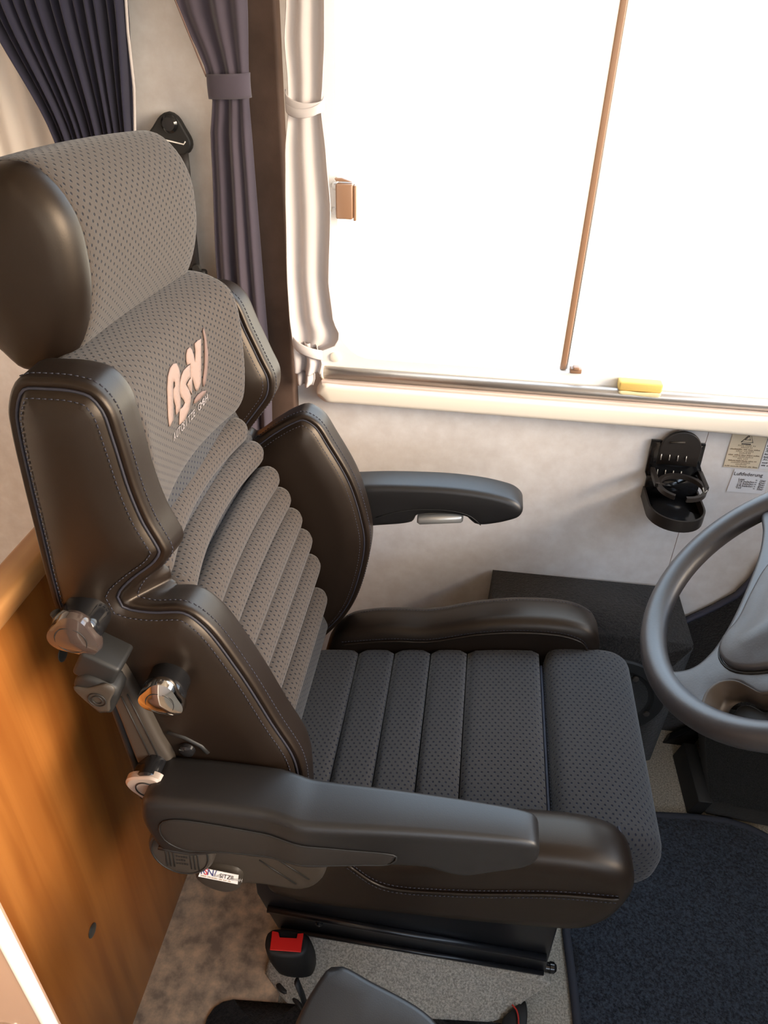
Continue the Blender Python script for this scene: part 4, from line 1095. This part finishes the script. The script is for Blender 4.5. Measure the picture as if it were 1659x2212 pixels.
# tray
TZ = 0.600
def tray_out(s):
    o = []
    hw_ = 0.046 * s
    o.append((RC.x - hw_, YW - 0.006)); 
    for k in range(19):
        t = math.pi + math.pi * k / 18
        o.append((RC.x + hw_ * math.cos(t), YW - 0.062 + 0.048 * s * math.sin(t)))
    o.append((RC.x + hw_, YW - 0.006))
    return o
slab('tray_floor', tray_out(1.0), TZ, TZ + 0.005, 0.001, GLOSS, cup, mp=lambda u, v, w: (u, v, w), smooth_line=False, res=0.02)
to, ti = tray_out(1.04), tray_out(0.97)
V, F = [], []
n = len(to)
for z in (TZ - 0.001, TZ + 0.021):
    for p in to: V.append((p[0], p[1], z))
    for p in ti: V.append((p[0], p[1], z))
for i in range(n - 1):
    j = i + 1
    F += [(i, j, 2 * n + j, 2 * n + i), (n + j, n + i, 3 * n + i, 3 * n + j), (2 * n + i, 2 * n + j, 3 * n + j, 3 * n + i), (i, n + i, n + j, j)]
F += [(0, 2 * n, 3 * n, n), (n - 1, 2 * n - 1, 4 * n - 1, 3 * n - 1)]
me = mesh_of(V, F); fix_normals(me)
tr = link('tray_rim', me, lidm, cup, False); autosmooth(tr)
slab('tray_hinge', [(RC.x - 0.045, TZ + 0.0), (RC.x - 0.046, TZ + 0.045), (RC.x + 0.046, TZ + 0.045), (RC.x + 0.045, TZ + 0.0)], YW - 0.012, YW - 0.001, 0.002, GLOSS, cup, smooth_line=False, res=0.03)

def notice(name, label, px, m, y=YW - 0.0012):
    P = [at(a, b, y=y) for a, b in px]
    t = thing(name, label, 'notice', tuple(P[3]))
    prism('paper_sheet', P, (0, -0.0006, 0), m, t)
    def pos(u, v): return P[3].lerp(P[2], u).lerp(P[0].lerp(P[1], u), v) + Vector((0, -0.0008, 0))
    return t, pos, (P[2] - P[3]), (P[0] - P[3])
nt_, pos, ux, uz = notice('yellowed_notice', 'yellowed printed notice with a triangle emblem on the wall', ((1584, 932), (1660, 939), (1636, 1013), (1562, 1008)), PAPER_Y)
tri_c = pos(0.47, 0.84)
X = ux.normalized(); Zv = Vector((0, 0, 1))
for s in (1.0, 0.45):
    q = [tri_c + X * (a * s) + Zv * (b * s + (0.001 if s < 1 else 0)) + Vector((0, -0.0004, 0)) for a, b in ((-0.0095, -0.0065), (0.0095, -0.0065), (0.002, 0.0105))]
    tube('emblem_line', q, 0.0008, INK, nt_, closed=True, seg=5)
tube('emblem_line', [tri_c + X * -0.008 - Zv * 0.010, tri_c + X * 0.007 - Zv * 0.010], 0.0009, INK, nt_, seg=5)
PRINT_B = mat('brown_print', (0.30, 0.21, 0.13), 0.7)
for k, wf in enumerate((0.50, 0.30, 0.90, 0.52, 0.30, 0.90, 0.60, 0.30, 0.80, 0.62, 0.32, 0.92)):
    full = wf > 0.7
    blurred_line('printed_line', pos(0.49, 0.63 - 0.0545 * k), ux, uz, ux.length * wf, 0.0026 if full else 0.0034, PRINT_B if full else INK_F, nt_, 60 + k, 'CENTER')
wn, pos, ux, uz = notice('white_notice', 'white paper note headed Luftfederung below the yellowed notice', ((1587, 1013), (1664, 1020), (1650, 1067), (1569, 1061)), PAPER_W)
words('printed_heading', 'Luftfederung', pos(0.42, 0.76), ux, uz, 0.0095, INK, wn, 'CENTER', ext=0.0002, lift=0.0002)
for k, (a, b) in enumerate((('Leer', '1bar'), ('1/4 beladen', '2bar'), ('1/2 beladen', '3bar'), ('3/4 beladen', '4bar'), ('Voll', '5bar'))):
    words('printed_line', a, pos(0.20, 0.55 - 0.095 * k), ux, uz, 0.0060, INK, wn, lift=0.0002)
    words('printed_line', '=  ' + b, pos(0.66, 0.55 - 0.095 * k), ux, uz, 0.0060, INK, wn, lift=0.0002)
gn, pos, ux, uz = notice('grey_notice', 'white notice with bold headings cut off by the right edge', ((1662, 939), (1725, 945), (1702, 1018), (1639, 1012)), PAPER_W)
for k, bold in enumerate((0, 0, 1, 0, 0, 1, 0, 0, 1, 0, 0)):
    if bold: words('printed_heading', 'ACHTUNG', pos(0.04, 0.92 - 0.083 * k), ux, uz, 0.0068, INK, gn, lift=0.0002)
    else: blurred_line('printed_line', pos(0.04, 0.92 - 0.083 * k), ux, uz, ux.length * 0.85, 0.0030, INK, gn, 90 + k)

# ------------------------------------------------------------------ steering wheel
A41 = math.radians(41)
WC = Vector((0.402, 0.718, 0.773)); WU = Vector((math.cos(A41), 0, math.sin(A41))); WV = Vector((0, 1, 0)); WN = Vector((-math.sin(A41), 0, math.cos(A41)))
sw = thing('steering_wheel', 'grey-black four-spoke steering wheel at the right edge', 'steering wheel', tuple(WC))
def wp(u, v, w=0.0): return WC + WU * u + WV * v + WN * w
def rim_r(t): return 0.0165
tube('rim', [wp(0.1845 * math.cos(t), 0.1845 * math.sin(t)) for t in np.linspace(0, 2 * math.pi, 96, endpoint=False)], 0.0165, WHEELM, sw, closed=True, seg=20)
def wmp(u, v, w): return tuple(wp(u, v, w))
# spoke plate: hub with four arms (left pair seen, right pair mirrored)
def arc(r, a0, a1, n=10): return [(r * math.cos(math.radians(a0 + (a1 - a0) * k / n)), r * math.sin(math.radians(a0 + (a1 - a0) * k / n))) for k in range(n + 1)]
left = [(-0.006, 0.166)]
outl = []
# upper-left spoke is narrow at the rim, the lower-left spoke broad
half = [(0.000, 0.178), (-0.010, 0.130), (-0.024, 0.099), (-0.056, 0.047), (-0.100, -0.010), (-0.128, -0.031), (-0.145, -0.0365), (-0.162, -0.032), (-0.179, -0.022)]
hub = []
hub += [(0.060, 0.170), (0.030, 0.176)]
side_l = half
low = [(-0.181, -0.045), (-0.172, -0.070), (-0.160, -0.090), (-0.146, -0.108)]
lowin = [(-0.138, -0.098), (-0.131, -0.084), (-0.116, -0.078), (-0.100, -0.082), (-0.088, -0.096), (-0.083, -0.120)]
poly = half + low + lowin
cl = [(-0.080, -0.150), (-0.060, -0.120)]
plate = [(0.030, 0.176), (0.004, 0.176), (-0.009, 0.135), (-0.024, 0.099), (-0.056, 0.047), (-0.090, 0.001), (-0.118, -0.026), (-0.140, -0.036), (-0.160, -0.033), (-0.178, -0.022), (-0.180, -0.045), (-0.172, -0.072), (-0.160, -0.096), (-0.146, -0.112), (-0.137, -0.099), (-0.130, -0.085), (-0.114, -0.079), (-0.100, -0.084), (-0.090, -0.098), (-0.080, -0.112), (-0.050, -0.118), (-0.02, -0.13), (0.0, -0.17), (0.028, -0.176), (0.05, -0.13), (0.07, -0.08), (0.085, 0.0), (0.07, 0.08), (0.05, 0.13)]
slab('spoke_plate', plate, -0.016, 0.004, 0.006, WHEELM, sw, mp=wmp, res=0.012, step=0.006)
hubpad = [(-0.023, 0.061), (-0.050, 0.030), (-0.074, -0.001), (-0.098, -0.020), (-0.106, -0.041), (-0.099, -0.063), (-0.080, -0.078), (-0.05, -0.087), (0.0, -0.088), (0.05, -0.07), (0.075, 0.0), (0.05, 0.06), (0.0, 0.075)]
hpb = slab('hub_pad', hubpad, 0.0, 0.013, 0.005, WHEELM, sw, mp=wmp, dome1=0.010, dome_r=0.06, res=0.010, step=0.006)
tube('pad_groove', [wp(p[0], p[1], 0.0046) for p in curve_pts(shrink(hubpad, 1.03), 0.008)], 0.0016, BLACK, sw, closed=True, seg=6)
# bevelled lip around the lower opening
lipc = [(-0.146, -0.110), (-0.141, -0.096), (-0.132, -0.083), (-0.116, -0.077), (-0.100, -0.083), (-0.088, -0.098), (-0.078, -0.112), (-0.06, -0.119), (-0.05, -0.135), (-0.06, -0.158), (-0.080, -0.160), (-0.108, -0.142), (-0.130, -0.126)]
lV, lF = [], []
lo_ = curve_pts(lipc, 0.006); ce = np.mean(np.array(lipc), axis=0)
for s, w in ((1.04, 0.004), (1.0, 0.0075), (0.93, 0.006), (0.74, -0.006), (0.60, -0.018)):
    for p in lo_: lV.append(wp(*(ce + (p - ce) * s), w))
nl = len(lo_)
for r_ in range(4):
    for i in range(nl):
        j = (i + 1) % nl
        lF.append((r_ * nl + i, r_ * nl + j, (r_ + 1) * nl + j, (r_ + 1) * nl + i))
me = mesh_of(lV, lF); fix_normals(me)
lipo = link('opening_lip', me, mat('brown_grey_soft_plastic', (0.085, 0.066, 0.052), 0.4, spec=0.5), sw)
s_ = lipo.modifiers.new('thickness', 'SOLIDIFY'); s_.thickness = 0.002
slab('opening_shade', [tuple(ce + (np.array(p) - ce) * 0.55) for p in lipc], -0.030, -0.020, 0.003, BLACK, sw, mp=wmp, res=0.012, step=0.006)  # black plug stands in for the shade inside the lower opening
lathe('column', [(0.055, -0.40), (0.055, -0.06), (0.045, -0.03), (0.045, -0.01)], WC, WN, BLACK, sw, 32)

# ------------------------------------------------------------------ passenger armrest corner at the bottom and the cupboard end panel at the left
AZ = 0.62
pc = [at(a, b, z=AZ) for a, b in ((715, 2082), (740, 2082), (790, 2108), (955, 2225), (900, 2420), (600, 2420), (630, 2225), (690, 2110))]
pas = thing('passenger_armrest', 'black passenger seat armrest corner poking up at the bottom edge', 'armrest', (pc[0].x, pc[0].y, AZ))
slab('armrest_pad', [(p.x, p.y) for p in pc], AZ - 0.05, AZ, 0.004, PLASTIC, pas, mp=lambda u, v, w: (u, v, w), rad1=0.006, res=0.02, step=0.008)
slab('armrest_base', shrink([(p.x, p.y) for p in pc], 0.7), AZ - 0.62, AZ - 0.045, 0.004, BLACK, pas, mp=lambda u, v, w: (u, v, w), res=0.03, step=0.02)

YP = 0.262
ex = at(40, 2110, y=YP).x
hd = thing('cupboard_end_panel', 'beige cupboard end panel with gloss edging painted pale as a highlight at the lower left corner', 'cupboard panel', (ex - 0.1, YP, 0.004))
box('panel_face', (ex - 0.24, YP, 0.004), (ex, YP + 0.016, 0.86), mat('warm_beige_laminate', (0.50, 0.31, 0.21), 0.3), hd, 0.001)
tube('gloss_edge', [(ex + 0.001, YP + 0.005, 0.004), (ex, YP + 0.005, 0.86)], 0.0062, mat('painted_highlight_edge', (0.92, 0.86, 0.74), 0.15, spec=0.8), hd, seg=16)  # pale colour paints in the bright highlight along the polished edge
lathe('push_lock', [(0.0135, -0.001), (0.0135, 0.002), (0.0105, 0.004), (0.0095, 0.002), (0.002, 0.0015)], at(20, 2222, y=YP), (0, -1, 0), CHROME, hd, 28)
